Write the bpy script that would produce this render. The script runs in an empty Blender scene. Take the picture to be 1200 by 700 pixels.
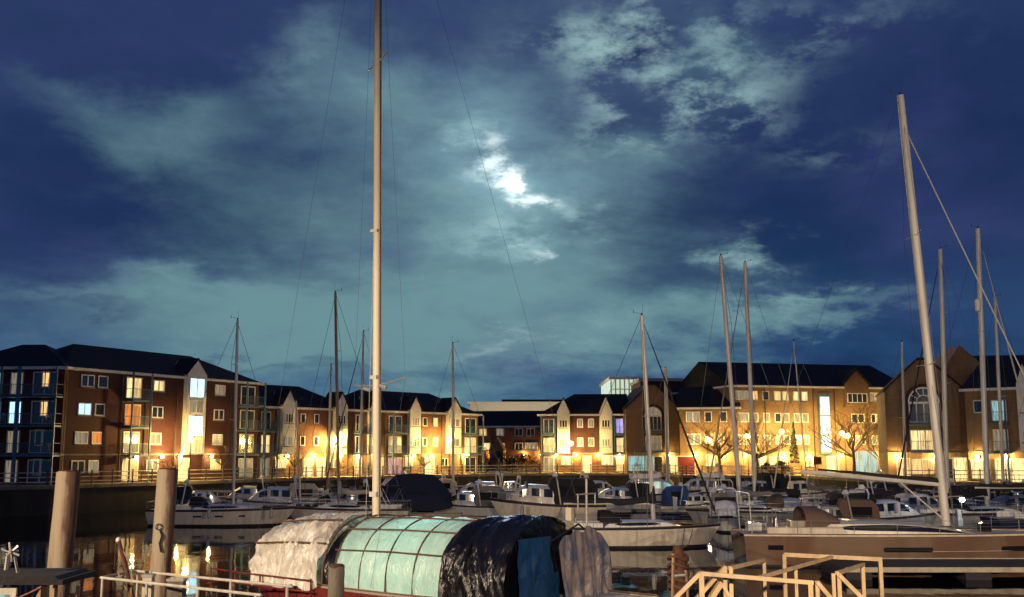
import bpy, bmesh, math, random
from mathutils import Vector, Matrix, noise as mnoise
R = math.radians
sc = bpy.context.scene
COL = sc.collection
rnd = random.Random(11)

# ------------------------------------------------------------------ camera, world, light, exposure
F = 1250.0; CW, CH = 1200.0, 700.0; HZ = 530.0; CAMZ = 5.4
TH = math.atan((HZ - CH/2) / F)
cam = bpy.data.cameras.new('camera'); cam.sensor_width = 36; cam.lens = F/CW*36
cam.clip_start = .1; cam.clip_end = 6000
co = bpy.data.objects.new('camera', cam); COL.objects.link(co)
co.location = (0, 0, CAMZ); co.rotation_euler = (math.pi/2 + TH, 0, 0)
sc.camera = co
def ray(px, py):
    a = (px - CW/2)/F; b = (CH/2 - py)/F
    return Vector((a, math.cos(TH) - b*math.sin(TH), math.sin(TH) + b*math.cos(TH)))
def P(px, py, Y):
    r = ray(px, py); return Vector((0, 0, CAMZ)) + r*(Y/r.y)
def PZ(px, py, z):
    r = ray(px, py); return Vector((0, 0, CAMZ)) + r*((z - CAMZ)/r.z)

sc.view_settings.view_transform = 'Standard'; sc.view_settings.look = 'None'
sc.view_settings.exposure = .1; sc.view_settings.gamma = 1
sc.render.engine = 'CYCLES'
cy = sc.cycles
cy.use_denoising = True; cy.max_bounces = 6; cy.diffuse_bounces = 2; cy.glossy_bounces = 3
cy.transmission_bounces = 3; cy.transparent_max_bounces = 8
cy.sample_clamp_indirect = 4; cy.sample_clamp_direct = 0
cy.caustics_reflective = False; cy.caustics_refractive = False; cy.use_light_tree = True

world = bpy.data.worlds.new('World'); sc.world = world; world.use_nodes = True
class NT:
    def __init__(s, nt): s.nt = nt; s.n = nt.nodes; s.l = nt.links
    def link(s, a, b): s.l.new(a, b)
    def val(s, sock, v):
        if isinstance(v, bpy.types.NodeSocket): s.l.new(v, sock)
        elif v is not None: sock.default_value = v
    def m(s, op, a, b=None, c=None, clamp=False):
        n = s.n.new('ShaderNodeMath'); n.operation = op; n.use_clamp = clamp
        s.val(n.inputs[0], a); s.val(n.inputs[1], b)
        if c is not None: s.val(n.inputs[2], c)
        return n.outputs[0]
    def vm(s, op, a, b=None, scale=None):
        n = s.n.new('ShaderNodeVectorMath'); n.operation = op
        s.val(n.inputs[0], a)
        if b is not None: s.val(n.inputs[1], b)
        if scale is not None: s.val(n.inputs['Scale'], scale)
        return n.outputs['Value'] if op in ('DOT_PRODUCT', 'LENGTH') else n.outputs[0]
    def noise(s, v, scale, detail=6, rough=.55, dist=0, col=False):
        n = s.n.new('ShaderNodeTexNoise')
        if v is not None: s.l.new(v, n.inputs['Vector'])
        n.inputs['Scale'].default_value = scale; n.inputs['Detail'].default_value = detail
        n.inputs['Roughness'].default_value = rough; n.inputs['Distortion'].default_value = dist
        return n.outputs['Color'] if col else n.outputs[0]
    def smooth(s, v, a, b, lo=0., hi=1.):
        n = s.n.new('ShaderNodeMapRange'); n.interpolation_type = 'SMOOTHSTEP'
        s.val(n.inputs['Value'], v)
        for k, x in (('From Min', a), ('From Max', b), ('To Min', lo), ('To Max', hi)): n.inputs[k].default_value = x
        return n.outputs[0]
    def mix(s, f, a, b, mode='MIX'):
        n = s.n.new('ShaderNodeMix'); n.data_type = 'RGBA'; n.blend_type = mode
        s.val(n.inputs['Factor'], f)
        A = [i for i in n.inputs if i.name == 'A' and i.type == 'RGBA'][0]
        B = [i for i in n.inputs if i.name == 'B' and i.type == 'RGBA'][0]
        s.val(A, a); s.val(B, b)
        return [o for o in n.outputs if o.type == 'RGBA'][0]
def srgb(r, g, b):
    f = lambda c: (c/255/12.92) if c/255 <= .04045 else ((c/255 + .055)/1.055)**2.4
    return (f(r), f(g), f(b), 1)

def build_sky():
    t = NT(world.node_tree); t.n.clear()
    out = t.n.new('ShaderNodeOutputWorld'); bg = t.n.new('ShaderNodeBackground')
    t.link(bg.outputs[0], out.inputs[0])
    tc = t.n.new('ShaderNodeTexCoord'); d = tc.outputs['Generated']
    sep = t.n.new('ShaderNodeSeparateXYZ'); t.link(d, sep.inputs[0])
    z = sep.outputs[2]
    # cloud layer: directions projected on a flat layer overhead
    den = t.m('ADD', t.m('MAXIMUM', z, 0.0), .30)
    inv = t.m('DIVIDE', 1.0, den)
    lay = t.vm('SCALE', d, scale=inv)
    n1 = t.noise(lay, 1.15, 7, .55, .5)
    n2 = t.noise(lay, 3.6, 9, .6, .25)
    n3 = t.noise(lay, 9.5, 9, .64, .1)
    nw = t.noise(lay, 2.6, 6, .6, .2, col=True)
    warp = t.vm('SCALE', t.vm('SUBTRACT', nw, (.5, .5, .5)), scale=.16)
    nw2 = t.noise(lay, 9, 5, .6, .2, col=True)
    warp2 = t.vm('SCALE', t.vm('SUBTRACT', nw2, (.5, .5, .5)), scale=.055)
    dwf = t.vm('ADD', t.vm('ADD', d, warp), warp2); dws = t.vm('ADD', d, t.vm('ADD', warp2, t.vm('SCALE', warp, scale=.18)))
    def blob(px, py, sx, sy, ang, amp, dw=None):
        dw = dw if dw is not None else dwf
        c = ray(px, py).normalized()
        a = Vector((0, 0, 1)).cross(c).normalized()*-1   # towards the right of the view
        b = c.cross(a)*-1
        if b.z < 0: b = -b
        A = R(ang)
        a2 = (a*math.cos(A) - b*math.sin(A)) * (F/sx)
        b2 = (a*math.sin(A) + b*math.cos(A)) * (F/sy)
        u = t.vm('DOT_PRODUCT', dw, tuple(a2)); u = t.m('SUBTRACT', u, c.dot(a2))
        v = t.vm('DOT_PRODUCT', dw, tuple(b2)); v = t.m('SUBTRACT', v, c.dot(b2))
        q = t.m('ADD', t.m('MULTIPLY', u, u), t.m('MULTIPLY', v, v))
        e = t.m('EXPONENT', t.m('MULTIPLY', q, -1.0))
        return t.m('MULTIPLY', e, amp)
    def total(L):
        s = blob(*L[0])
        for b in L[1:]: s = t.m('ADD', s, blob(*b))
        return s
    teal = total([(400, 300, 400, 150, 0, .50), (640, 250, 170, 190, 0, .38), (500, 395, 420, 60, 0, .45),
                  (190, 150, 95, 55, 25, .38), (400, 105, 110, 60, 20, .34), (760, 160, 110, 32, 12, .25),
                  (945, 360, 140, 22, -6, .55), (620, 400, 100, 20, -6, .5), (870, 300, 30, 20, 0, .38),
                  (250, 345, 300, 22, -2, .30), (1000, 210, 130, 40, -15, .18), (60, 105, 90, 25, 20, .20),
                  (850, 70, 130, 55, 20, .34), (330, 470, 330, 40, 0, .15), (1120, 250, 60, 60, 0, .08)])
    dark = total([(1140, 130, 200, 170, 0, .55), (90, 270, 150, 110, 10, .45), (860, 230, 180, 90, 0, .25), (120, 30, 240, 60, 0, .35),
                  (950, 460, 300, 40, 0, .4), (560, 60, 120, 60, 0, .2), (780, 340, 90, 30, 0, .18), (1100, 420, 200, 50, 0, .35),
                  (745, 40, 45, 20, 5, .8), (700, 110, 40, 25, 0, .25), (260, 200, 60, 40, 0, .2), (430, 250, 60, 30, 0, .15), (150, 355, 120, 10, -3, .3), (450, 345, 160, 9, 2, .25), (330, 420, 200, 8, 0, .3)])
    tl = t.m('ADD', t.m('SUBTRACT', teal, t.m('MULTIPLY', dark, .55)), t.m('MULTIPLY', t.m('SUBTRACT', n1, .5), .55))
    tl = t.m('ADD', tl, t.m('MULTIPLY', t.m('SUBTRACT', n2, .5), .55))
    tl = t.m('ADD', tl, t.m('MULTIPLY', t.m('SUBTRACT', n3, .5), .24))
    low = t.smooth(z, .22, .0)
    base = t.mix(t.smooth(n1, .35, .68), srgb(27, 50, 86), srgb(48, 64, 106))
    base = t.mix(t.m('MULTIPLY', low, .75), base, srgb(50, 96, 136))
    base = t.mix(t.m('MULTIPLY', dark, 1.15, clamp=True), base, srgb(20, 37, 77))
    c1 = t.mix(t.smooth(tl, .02, .95), base, srgb(103, 140, 147))
    c1 = t.mix(t.smooth(t.noise(lay, 1.9, 5, .55, .4), .48, .70, 0, .34), c1, srgb(62, 70, 120))
    # moon-lit edges and wisps
    wis = total([(745, 30, 90, 30, -10, .9), (815, 95, 80, 26, 25, .9), (725, 95, 45, 32, 50, .75), (760, 135, 75, 16, -12, .6), (880, 60, 60, 60, 0, .45),
                 (930, 30, 120, 30, 0, .35), (930, 350, 110, 12, -6, .4), (620, 398, 80, 12, -10, .55), (600, 280, 70, 26, 12, .8), (690, 250, 30, 16, 30, .7),
                 (560, 190, 70, 20, -5, .7), (870, 302, 30, 14, 10, .6), (990, 195, 60, 25, 0, .25), (390, 110, 70, 35, 20, .2)])
    ww = t.m('MULTIPLY', t.m('MULTIPLY', wis, .95), t.smooth(n3, .42, .62), clamp=True)
    c2 = t.mix(t.m('MULTIPLY', ww, .8), c1, srgb(152, 186, 188))
    moon = total([(588, 200, 33, 18, 24, .9, dws), (610, 222, 34, 15, 28, 1.0, dws), (584, 176, 22, 20, 0, .7, dws), (630, 238, 20, 8, 10, .6, dws), (640, 308, 24, 10, 10, .62, dws), (606, 284, 16, 8, 0, .4, dws)])
    mm = t.m('MULTIPLY', moon, t.smooth(n3, .36, .60, .12, 1))
    c3 = t.mix(t.smooth(mm, .05, 1.15), c2, srgb(228, 242, 244))
    core = t.m('MULTIPLY', t.smooth(t.m('MULTIPLY', blob(596, 208, 26, 12, 24, 1.0, dws), t.smooth(n3, .35, .6, .4, 1)), .3, .9), .55)
    cc = t.n.new('ShaderNodeCombineColor')
    for i in range(3): t.link(core, cc.inputs[i])
    c4 = t.mix(1.0, c3, cc.outputs[0], 'ADD')
    halo = t.mix(1.0, c4, t.mix(t.m('MULTIPLY', t.m('ADD', blob(600, 215, 150, 110, 10, .16), blob(600, 208, 62, 44, 20, .24)), 1.0), (0, 0, 0, 1), srgb(150, 190, 200)), 'ADD')
    t.link(halo, bg.inputs['Color']); bg.inputs['Strength'].default_value = 1.0
build_sky()
world.cycles.sampling_method = 'MANUAL'; world.cycles.sample_map_resolution = 512

def lamp(kind, name, loc, energy, color, **kw):
    l = bpy.data.lights.new(name, kind); l.energy = energy; l.color = color
    par = kw.pop('parent', None); aim = kw.pop('aim', None)
    for k, v in kw.items(): setattr(l, k, v)
    o = bpy.data.objects.new(name, l); COL.objects.link(o)
    o.location = loc
    if aim is not None: o.rotation_euler = (Vector(aim) - Vector(loc)).to_track_quat('-Z', 'Y').to_euler()
    if par: o.parent = par
    return o
# the moon behind thin cloud
md = ray(596, 205).normalized()
lamp('SUN', 'moon', (0, 60, 60), .12, (.72, .85, 1.0), angle=R(6), aim=tuple(Vector((0, 60, 60)) - md))
# sodium floodlights of the near quay (their masts and heads are built below)
FLOODS = [((-27, 11, 10.5), 44000, (-9, 31, 0), 84), ((3, -6, 9.5), 34000, (9, 74, 0), 60), ((34, 4, 12), 38000, (20, 72, 0), 88)]
SOD = (1.0, .76, .50)
for i, (loc, e, aim, sz) in enumerate(FLOODS):
    lamp('SPOT', 'floodlight_beam', loc, e, SOD, spot_size=R(sz), spot_blend=1.0, shadow_soft_size=.25, aim=aim)

# ------------------------------------------------------------------ materials
MATS = {}
def mat(name, col, rough=.6, metal=0, var=.0, vscale=3.0, bump=0, bscale=20, spec=.5, emit=None, estr=0, col2=None, coat=0, transl=0, stretch=None, lo=.35, hi=.7):
    if name in MATS: return MATS[name]
    m = bpy.data.materials.new(name); m.use_nodes = True; t = NT(m.node_tree)
    b = t.n['Principled BSDF']
    c = (*col[:3], 1)
    b.inputs['Roughness'].default_value = rough; b.inputs['Metallic'].default_value = metal
    b.inputs['Specular IOR Level'].default_value = spec
    b.inputs['Coat Weight'].default_value = coat
    tc = t.n.new('ShaderNodeTexCoord'); v = tc.outputs['Object']
    if stretch: 
        mp = t.n.new('ShaderNodeMapping'); mp.inputs['Scale'].default_value = stretch; t.link(v, mp.inputs[0]); v = mp.outputs[0]
    if var or col2:
        n = t.noise(v, vscale, 6, .6, .3)
        c2 = (*col2[:3], 1) if col2 else tuple(x*(1 - var) for x in c[:3]) + (1,)
        cc = t.mix(t.smooth(n, lo, hi), c, c2)
        t.link(cc, b.inputs['Base Color'])
    else: b.inputs['Base Color'].default_value = c
    if bump:
        bp = t.n.new('ShaderNodeBump'); bp.inputs['Strength'].default_value = bump; bp.inputs['Distance'].default_value = .05
        t.link(t.noise(v, bscale, 5, .6), bp.inputs['Height']); t.link(bp.outputs[0], b.inputs['Normal'])
    if emit:
        b.inputs['Emission Color'].default_value = (*emit[:3], 1); b.inputs['Emission Strength'].default_value = estr
    if transl:
        tr = t.n.new('ShaderNodeBsdfTranslucent'); tr.inputs['Color'].default_value = c
        mx = t.n.new('ShaderNodeMixShader'); mx.inputs[0].default_value = transl
        o = t.n['Material Output']; t.link(b.outputs[0], mx.inputs[1]); t.link(tr.outputs[0], mx.inputs[2]); t.link(mx.outputs[0], o.inputs[0])
    MATS[name] = m; return m
def brick(name, c1, c2, mortar):
    m = bpy.data.materials.new(name); m.use_nodes = True; t = NT(m.node_tree); b = t.n['Principled BSDF']
    tc = t.n.new('ShaderNodeTexCoord'); sp = t.n.new('ShaderNodeSeparateXYZ'); t.link(tc.outputs['Object'], sp.inputs[0])
    cb = t.n.new('ShaderNodeCombineXYZ'); t.link(t.m('ADD', sp.outputs[0], sp.outputs[1]), cb.inputs[0]); t.link(sp.outputs[2], cb.inputs[1])
    br = t.n.new('ShaderNodeTexBrick'); t.link(cb.outputs[0], br.inputs['Vector'])
    br.inputs['Color1'].default_value = (*c1, 1); br.inputs['Color2'].default_value = (*c2, 1); br.inputs['Mortar'].default_value = (*mortar, 1)
    br.inputs['Scale'].default_value = 1; br.inputs['Brick Width'].default_value = .45; br.inputs['Row Height'].default_value = .15; br.inputs['Mortar Size'].default_value = .016
    n = t.noise(tc.outputs['Object'], .7, 7, .65)
    cc = t.mix(t.smooth(n, .3, .75, 0, .55), br.outputs[0], (c1[0]*.5, c1[1]*.5, c1[2]*.5, 1))
    st = t.n.new('ShaderNodeMapping'); st.inputs['Scale'].default_value = (1.6, 1.6, .12); t.link(tc.outputs['Object'], st.inputs[0])
    n2 = t.noise(st.outputs[0], 1.5, 5, .6)
    cc = t.mix(t.smooth(n2, .45, .75, 0, .4), cc, (c1[0]*.55, c1[1]*.5, c1[2]*.5, 1))
    t.link(cc, b.inputs['Base Color']); b.inputs['Roughness'].default_value = .85
    MATS[name] = m; return m
M = {}
M['red'] = brick('red_brick', (.095, .022, .020), (.065, .017, .016), (.06, .035, .03))
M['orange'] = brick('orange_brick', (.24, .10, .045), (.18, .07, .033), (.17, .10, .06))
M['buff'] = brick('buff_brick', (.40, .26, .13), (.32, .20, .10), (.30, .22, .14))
M['tan'] = brick('tan_brick', (.25, .155, .085), (.19, .115, .06), (.19, .13, .08))
M['slate'] = mat('slate_roof', (.009, .009, .015), .9, var=.4, vscale=1.2, bump=.2)
M['white'] = mat('white_paint', (.74, .73, .70), .5, var=.15, vscale=2)
M['frame'] = mat('window_frame_paint', (.78, .77, .74), .45)
M['blue'] = mat('blue_steel', (.07, .17, .27), .5, var=.3)
M['glass'] = mat('dark_glass', (.02, .03, .045), .08, spec=1.0)
def lit(n, c, s, var=True):
    m = bpy.data.materials.new(n); m.use_nodes = True; t = NT(m.node_tree); b = t.n['Principled BSDF']
    b.inputs['Base Color'].default_value = (.1, .1, .1, 1); b.inputs['Roughness'].default_value = .15
    tc = t.n.new('ShaderNodeTexCoord')
    mp = t.n.new('ShaderNodeMapping'); mp.inputs['Scale'].default_value = (2.2, 2.2, .22); t.link(tc.outputs['Object'], mp.inputs[0])
    nn = t.noise(mp.outputs[0], 1.7, 3, .6)
    b.inputs['Emission Strength'].default_value = s
    cc = t.mix(t.smooth(nn, .40, .58), (c[0]*.55, c[1]*.48, c[2]*.40, 1) if var else (*c, 1), (*c, 1))
    t.link(cc, b.inputs['Emission Color']); return m
M['warm'] = lit('lit_window_warm', (1.0, .58, .20), 1.1)
M['hot'] = lit('lit_window_bright', (1.0, .74, .32), 1.25)
M['orangelit'] = lit('lit_window_orange', (1.0, .28, .05), .8)
M['cool'] = lit('lit_window_cool', (.35, .72, 1.0), 1.9, False)
M['stair'] = lit('lit_stairwell', (.42, .86, 1.0), 1.9, False)
M['curtain'] = lit('curtained_window', (.42, .36, .24), .55)
M['pink'] = lit('lit_window_pink', (.95, .45, .55), .8)
M['teal'] = lit('lit_window_teal', (.35, .75, .75), .7)
M['violet'] = lit('lit_window_violet', (.25, .25, 1.0), 1.0)
M['lampglow'] = mat('sodium_lamp_glow', (.1, .1, .1), emit=(1.0, .64, .18), estr=1700)
M['doorlit'] = lit('lit_doorway', (1.0, .74, .30), 1.5)
M['wallbox'] = mat('bulkhead_lamp_glow', (.1, .1, .1), emit=(1.0, .64, .18), estr=700)
M['black'] = mat('black_metal', (.02, .02, .022), .5)
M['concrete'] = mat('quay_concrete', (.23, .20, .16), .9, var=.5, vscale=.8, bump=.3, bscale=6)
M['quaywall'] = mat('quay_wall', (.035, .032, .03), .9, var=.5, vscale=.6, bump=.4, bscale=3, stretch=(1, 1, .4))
M['gel'] = mat('white_gelcoat', (.82, .81, .78), .22, coat=.3, var=.14, vscale=1.2, stretch=(3, 3, .5))
M['gel2'] = mat('cream_gelcoat', (.70, .63, .52), .28, coat=.3, var=.25, vscale=1.2, stretch=(2.5, 2.5, .35))
M['gel3'] = mat('grey_gelcoat', (.36, .34, .31), .35, var=.2)
M['bronze'] = mat('bronze_hull_paint', (.20, .14, .10), .20, coat=.6, col2=(.15, .085, .06), vscale=.35, stretch=(1, 1, .4), lo=.4, hi=.65)
M['navyhull'] = mat('navy_hull_paint', (.012, .02, .05), .25, coat=.4)
M['antifoul'] = mat('antifouling', (.02, .018, .03), .8)
M['stripe'] = mat('dark_stripe', (.015, .018, .04), .4)
M['redstripe'] = mat('red_stripe', (.30, .03, .025), .4)
M['deck'] = mat('deck_paint', (.50, .47, .41), .6, var=.25, vscale=4)
M['teak'] = mat('teak_deck', (.22, .13, .07), .8, var=.4, vscale=6, stretch=(1, 8, 1))
M['tint'] = mat('tinted_window', (.012, .012, .016), .08, spec=.9)
M['alu'] = mat('mast_aluminium', (.66, .62, .56), .45, metal=.1, var=.2, vscale=1.5, stretch=(1, 1, .3))
M['wood'] = mat('varnished_spar', (.34, .20, .11), .45, var=.35, vscale=2)
M['steel'] = mat('stainless_steel', (.55, .54, .52), .3, metal=.8)
M['wire'] = mat('rigging_wire', (.10, .10, .10), .5, metal=.4)
M['wirel'] = mat('pale_rope', (.42, .42, .40), .7)
M['navy'] = mat('navy_canvas', (.010, .014, .035), .85, bump=.5, bscale=7)
M['blackc'] = mat('black_canvas', (.010, .010, .012), .85, bump=.5, bscale=7)
M['bluec'] = mat('blue_canvas', (.02, .07, .25), .8, bump=.5, bscale=7)
M['brownc'] = mat('brown_canvas', (.12, .075, .055), .85, bump=.5, bscale=7)
M['greyc'] = mat('grey_canvas', (.20, .19, .18), .85, bump=.5, bscale=7)
M['creamc'] = mat('cream_canvas', (.50, .45, .34), .8, bump=.5, bscale=7)
M['greenc'] = mat('green_canvas', (.02, .09, .06), .85, bump=.5, bscale=7)
M['redp'] = mat('red_plastic', (.13, .015, .012), .6)
M['fend'] = mat('fender_vinyl', (.45, .44, .42), .5)
M['pontoon'] = mat('pontoon_decking', (.035, .03, .028), .8, var=.5, vscale=3, stretch=(6, .6, 1))
M['pedge'] = mat('pontoon_edging', (.42, .36, .27), .6, var=.3, vscale=3)
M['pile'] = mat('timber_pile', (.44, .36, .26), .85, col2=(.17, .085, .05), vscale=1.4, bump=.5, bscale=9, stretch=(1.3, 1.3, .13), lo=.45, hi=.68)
def pile_stain_shade():  # rust stain and painted shade together darken the right side
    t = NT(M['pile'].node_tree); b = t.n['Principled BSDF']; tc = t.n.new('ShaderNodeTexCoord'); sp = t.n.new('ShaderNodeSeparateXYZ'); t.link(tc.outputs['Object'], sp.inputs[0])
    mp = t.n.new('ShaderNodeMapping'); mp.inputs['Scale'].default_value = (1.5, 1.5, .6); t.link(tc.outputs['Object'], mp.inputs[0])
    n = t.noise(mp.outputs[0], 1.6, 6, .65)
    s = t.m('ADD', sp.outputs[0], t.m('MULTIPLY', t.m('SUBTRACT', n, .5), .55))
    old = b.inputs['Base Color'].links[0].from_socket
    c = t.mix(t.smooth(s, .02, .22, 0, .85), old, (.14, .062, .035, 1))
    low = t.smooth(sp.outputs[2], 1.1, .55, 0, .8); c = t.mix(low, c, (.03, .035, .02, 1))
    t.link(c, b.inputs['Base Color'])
pile_stain_shade()
M['rust'] = mat('rusty_steel', (.11, .036, .02), .85, var=.6, vscale=6, bump=.4)
M['yrail'] = mat('yellow_rail_paint', (.40, .28, .15), .55, var=.35, vscale=5, bump=.15)
M['wrail'] = mat('white_rail_paint', (.50, .47, .40), .5, var=.3, vscale=5)
M['batten'] = mat('timber_batten', (.13, .07, .04), .8, var=.5, vscale=5)
M['redhull'] = mat('red_hull_paint', (.20, .025, .02), .5, var=.4, vscale=2)
M['bark'] = mat('bark', (.10, .065, .04), .9, var=.4)
M['leaf'] = mat('shrub_leaf', (.035, .06, .02), .8, var=.5)
M['pave'] = mat('promenade_paving', (.30, .25, .19), .85, var=.35, vscale=2)
M['far'] = mat('far_cladding', (.45, .42, .36), .7, var=.2)
M['farlit'] = lit('lit_glass_hall', (.70, .85, .62), .75, False)

def film(name, c, rough, transl, scale, strg, c2=None):
    m = bpy.data.materials.new(name); m.use_nodes = True; t = NT(m.node_tree); b = t.n['Principled BSDF']
    tc = t.n.new('ShaderNodeTexCoord')
    b.inputs['Roughness'].default_value = rough; b.inputs['Specular IOR Level'].default_value = .6
    n0 = t.noise(tc.outputs['Object'], 1.1, 5, .6, .6)
    cc = t.mix(t.smooth(n0, .38, .66), (*c, 1), (*(c2 or tuple(x*.7 for x in c)), 1)); t.link(cc, b.inputs['Base Color'])
    mp = t.n.new('ShaderNodeMapping'); mp.inputs['Scale'].default_value = (2.2, .8, .55); mp.inputs['Rotation'].default_value = (0, .25, 0); t.link(tc.outputs['Object'], mp.inputs[0])
    h = t.noise(mp.outputs[0], scale, 4, .55, 1.6)
    rd = t.m('ABSOLUTE', t.m('SUBTRACT', h, .5))
    bp = t.n.new('ShaderNodeBump'); bp.inputs['Strength'].default_value = strg; bp.inputs['Distance'].default_value = .25
    t.link(rd, bp.inputs['Height']); t.link(bp.outputs[0], b.inputs['Normal'])
    if transl:
        tr = t.n.new('ShaderNodeBsdfTranslucent'); t.link(cc, tr.inputs['Color']); t.link(bp.outputs[0], tr.inputs['Normal'])
        mx = t.n.new('ShaderNodeMixShader'); mx.inputs[0].default_value = transl
        o = t.n['Material Output']; t.link(b.outputs[0], mx.inputs[1]); t.link(tr.outputs[0], mx.inputs[2]); t.link(mx.outputs[0], o.inputs[0])
    return m
M['clear'] = film('crumpled_plastic_sheet', (.86, .83, .76), .20, .10, 1.3, .7, (.66, .61, .53))
M['cyan'] = film('turquoise_sheet', (.56, .78, .70), .30, .30, 1.5, .55, (.46, .70, .64))
M['btarp'] = film('black_tarpaulin', (.004, .004, .007), .30, 0, 1.3, .45)
M['bluetarp'] = film('blue_tarpaulin', (.010, .055, .16), .42, 0, 1.5, .5)
M['greytarp'] = film('grey_tarpaulin', (.27, .21, .19), .36, 0, 1.4, .5, (.08, .10, .15))

# ------------------------------------------------------------------ mesh helpers
class MB:
    def __init__(s): s.v = []; s.f = []; s.mi = []
    def quad(s, a, b, c, d, mi=0):
        k = len(s.v); s.v += [tuple(a), tuple(b), tuple(c), tuple(d)]; s.f.append((k, k+1, k+2, k+3)); s.mi.append(mi); return s
    def poly(s, pts, mi=0):
        k = len(s.v); s.v += [tuple(p) for p in pts]; s.f.append(tuple(range(k, k+len(pts)))); s.mi.append(mi); return s
    def box(s, x0, x1, y0, y1, z0, z1, mi=0):
        k = len(s.v)
        s.v += [(x0,y0,z0),(x1,y0,z0),(x1,y1,z0),(x0,y1,z0),(x0,y0,z1),(x1,y0,z1),(x1,y1,z1),(x0,y1,z1)]
        for q in ((0,3,2,1),(4,5,6,7),(0,1,5,4),(1,2,6,5),(2,3,7,6),(3,0,4,7)): s.f.append(tuple(k+i for i in q)); s.mi.append(mi)
        return s
    def prism(s, pts, ext, mi=0):      # pts: planar loop, ext: extrusion vector
        n = len(pts); k = len(s.v); e = Vector(ext)
        s.v += [tuple(p) for p in pts] + [tuple(Vector(p) + e) for p in pts]
        s.f.append(tuple(k+i for i in range(n))[::-1]); s.f.append(tuple(k+n+i for i in range(n))); s.mi += [mi, mi]
        for i in range(n): j = (i+1) % n; s.f.append((k+i, k+j, k+n+j, k+n+i)); s.mi.append(mi)
        return s
    def grid(s, rows, mi=None, close=False):
        k = len(s.v); nr = len(rows); nc = len(rows[0])
        for r in rows: s.v += [tuple(p) for p in r]
        for i in range(nr-1):
            for j in range(nc if close else nc-1):
                jj = (j+1) % nc
                s.f.append((k+i*nc+j, k+i*nc+jj, k+(i+1)*nc+jj, k+(i+1)*nc+j)); s.mi.append(mi(i, j) if callable(mi) else (mi or 0))
        return s
    def tube(s, pts, r, n=6, mi=0, cap=True, flat=1.0):
        pts = [Vector(p) for p in pts]; rs = r if isinstance(r, (list, tuple)) else [r]*len(pts)
        rows = []; up = None
        for i, p in enumerate(pts):
            d = (pts[min(i+1, len(pts)-1)] - pts[max(i-1, 0)]).normalized()
            if up is None: up = Vector((0, 0, 1)) if abs(d.z) < .9 else Vector((1, 0, 0))
            a = d.cross(up).normalized(); b = a.cross(d).normalized(); up = b
            rows.append([p + a*math.cos(2*math.pi*q/n)*rs[i]*flat + b*math.sin(2*math.pi*q/n)*rs[i] for q in range(n)])
        k = len(s.v); s.grid(rows, mi, close=True)
        if cap:
            s.f.append(tuple(k+q for q in range(n))[::-1]); s.mi.append(mi)
            m = k + (len(rows)-1)*n; s.f.append(tuple(m+q for q in range(n))); s.mi.append(mi)
        return s
    def ball(s, c, r, n=8, sq=1.0, mi=0):
        c = Vector(c); rows = []
        for i in range(n//2+1):
            t = math.pi*i/(n//2)
            rows.append([c + Vector((math.sin(t)*math.cos(2*math.pi*q/n)*r, math.sin(t)*math.sin(2*math.pi*q/n)*r, -math.cos(t)*r*sq)) for q in range(n)])
        return s.grid(rows, mi, close=True)
    def build(s, name, mats, parent=None, smooth=False, merge=False):
        me = bpy.data.meshes.new(name); me.from_pydata(s.v, [], s.f)
        if not isinstance(mats, (list, tuple)): mats = [mats]
        for m in mats: me.materials.append(m)
        if len(mats) > 1:
            for p, i in zip(me.polygons, s.mi): p.material_index = i
        bm = bmesh.new(); bm.from_mesh(me)
        if merge: bmesh.ops.remove_doubles(bm, verts=bm.verts, dist=.0005)
        bmesh.ops.recalc_face_normals(bm, faces=bm.faces)
        bm.to_mesh(me); bm.free()
        if smooth:
            for p in me.polygons: p.use_smooth = True
            try: me.set_sharp_from_angle(angle=R(40))
            except Exception: pass
        o = bpy.data.objects.new(name, me); COL.objects.link(o)
        if parent: o.parent = parent
        return o
def tag(o, label=None, cat=None, group=None, kind=None):
    if label: o['label'] = label
    if cat: o['category'] = cat
    if group: o['group'] = group
    if kind: o['kind'] = kind
    return o
def thing(name, label, cat, loc=(0, 0, 0), rz=0, group=None):
    o = bpy.data.objects.new(name, None); COL.objects.link(o); o.empty_display_size = .3
    o.location = loc; o.rotation_euler = (0, 0, rz); return tag(o, label, cat, group)
def reuse(src, name, parent, loc=(0, 0, 0), rz=0):
    o = bpy.data.objects.new(name, src.data); COL.objects.link(o); o.parent = parent; o.location = loc; o.rotation_euler = (0, 0, rz); return o
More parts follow.
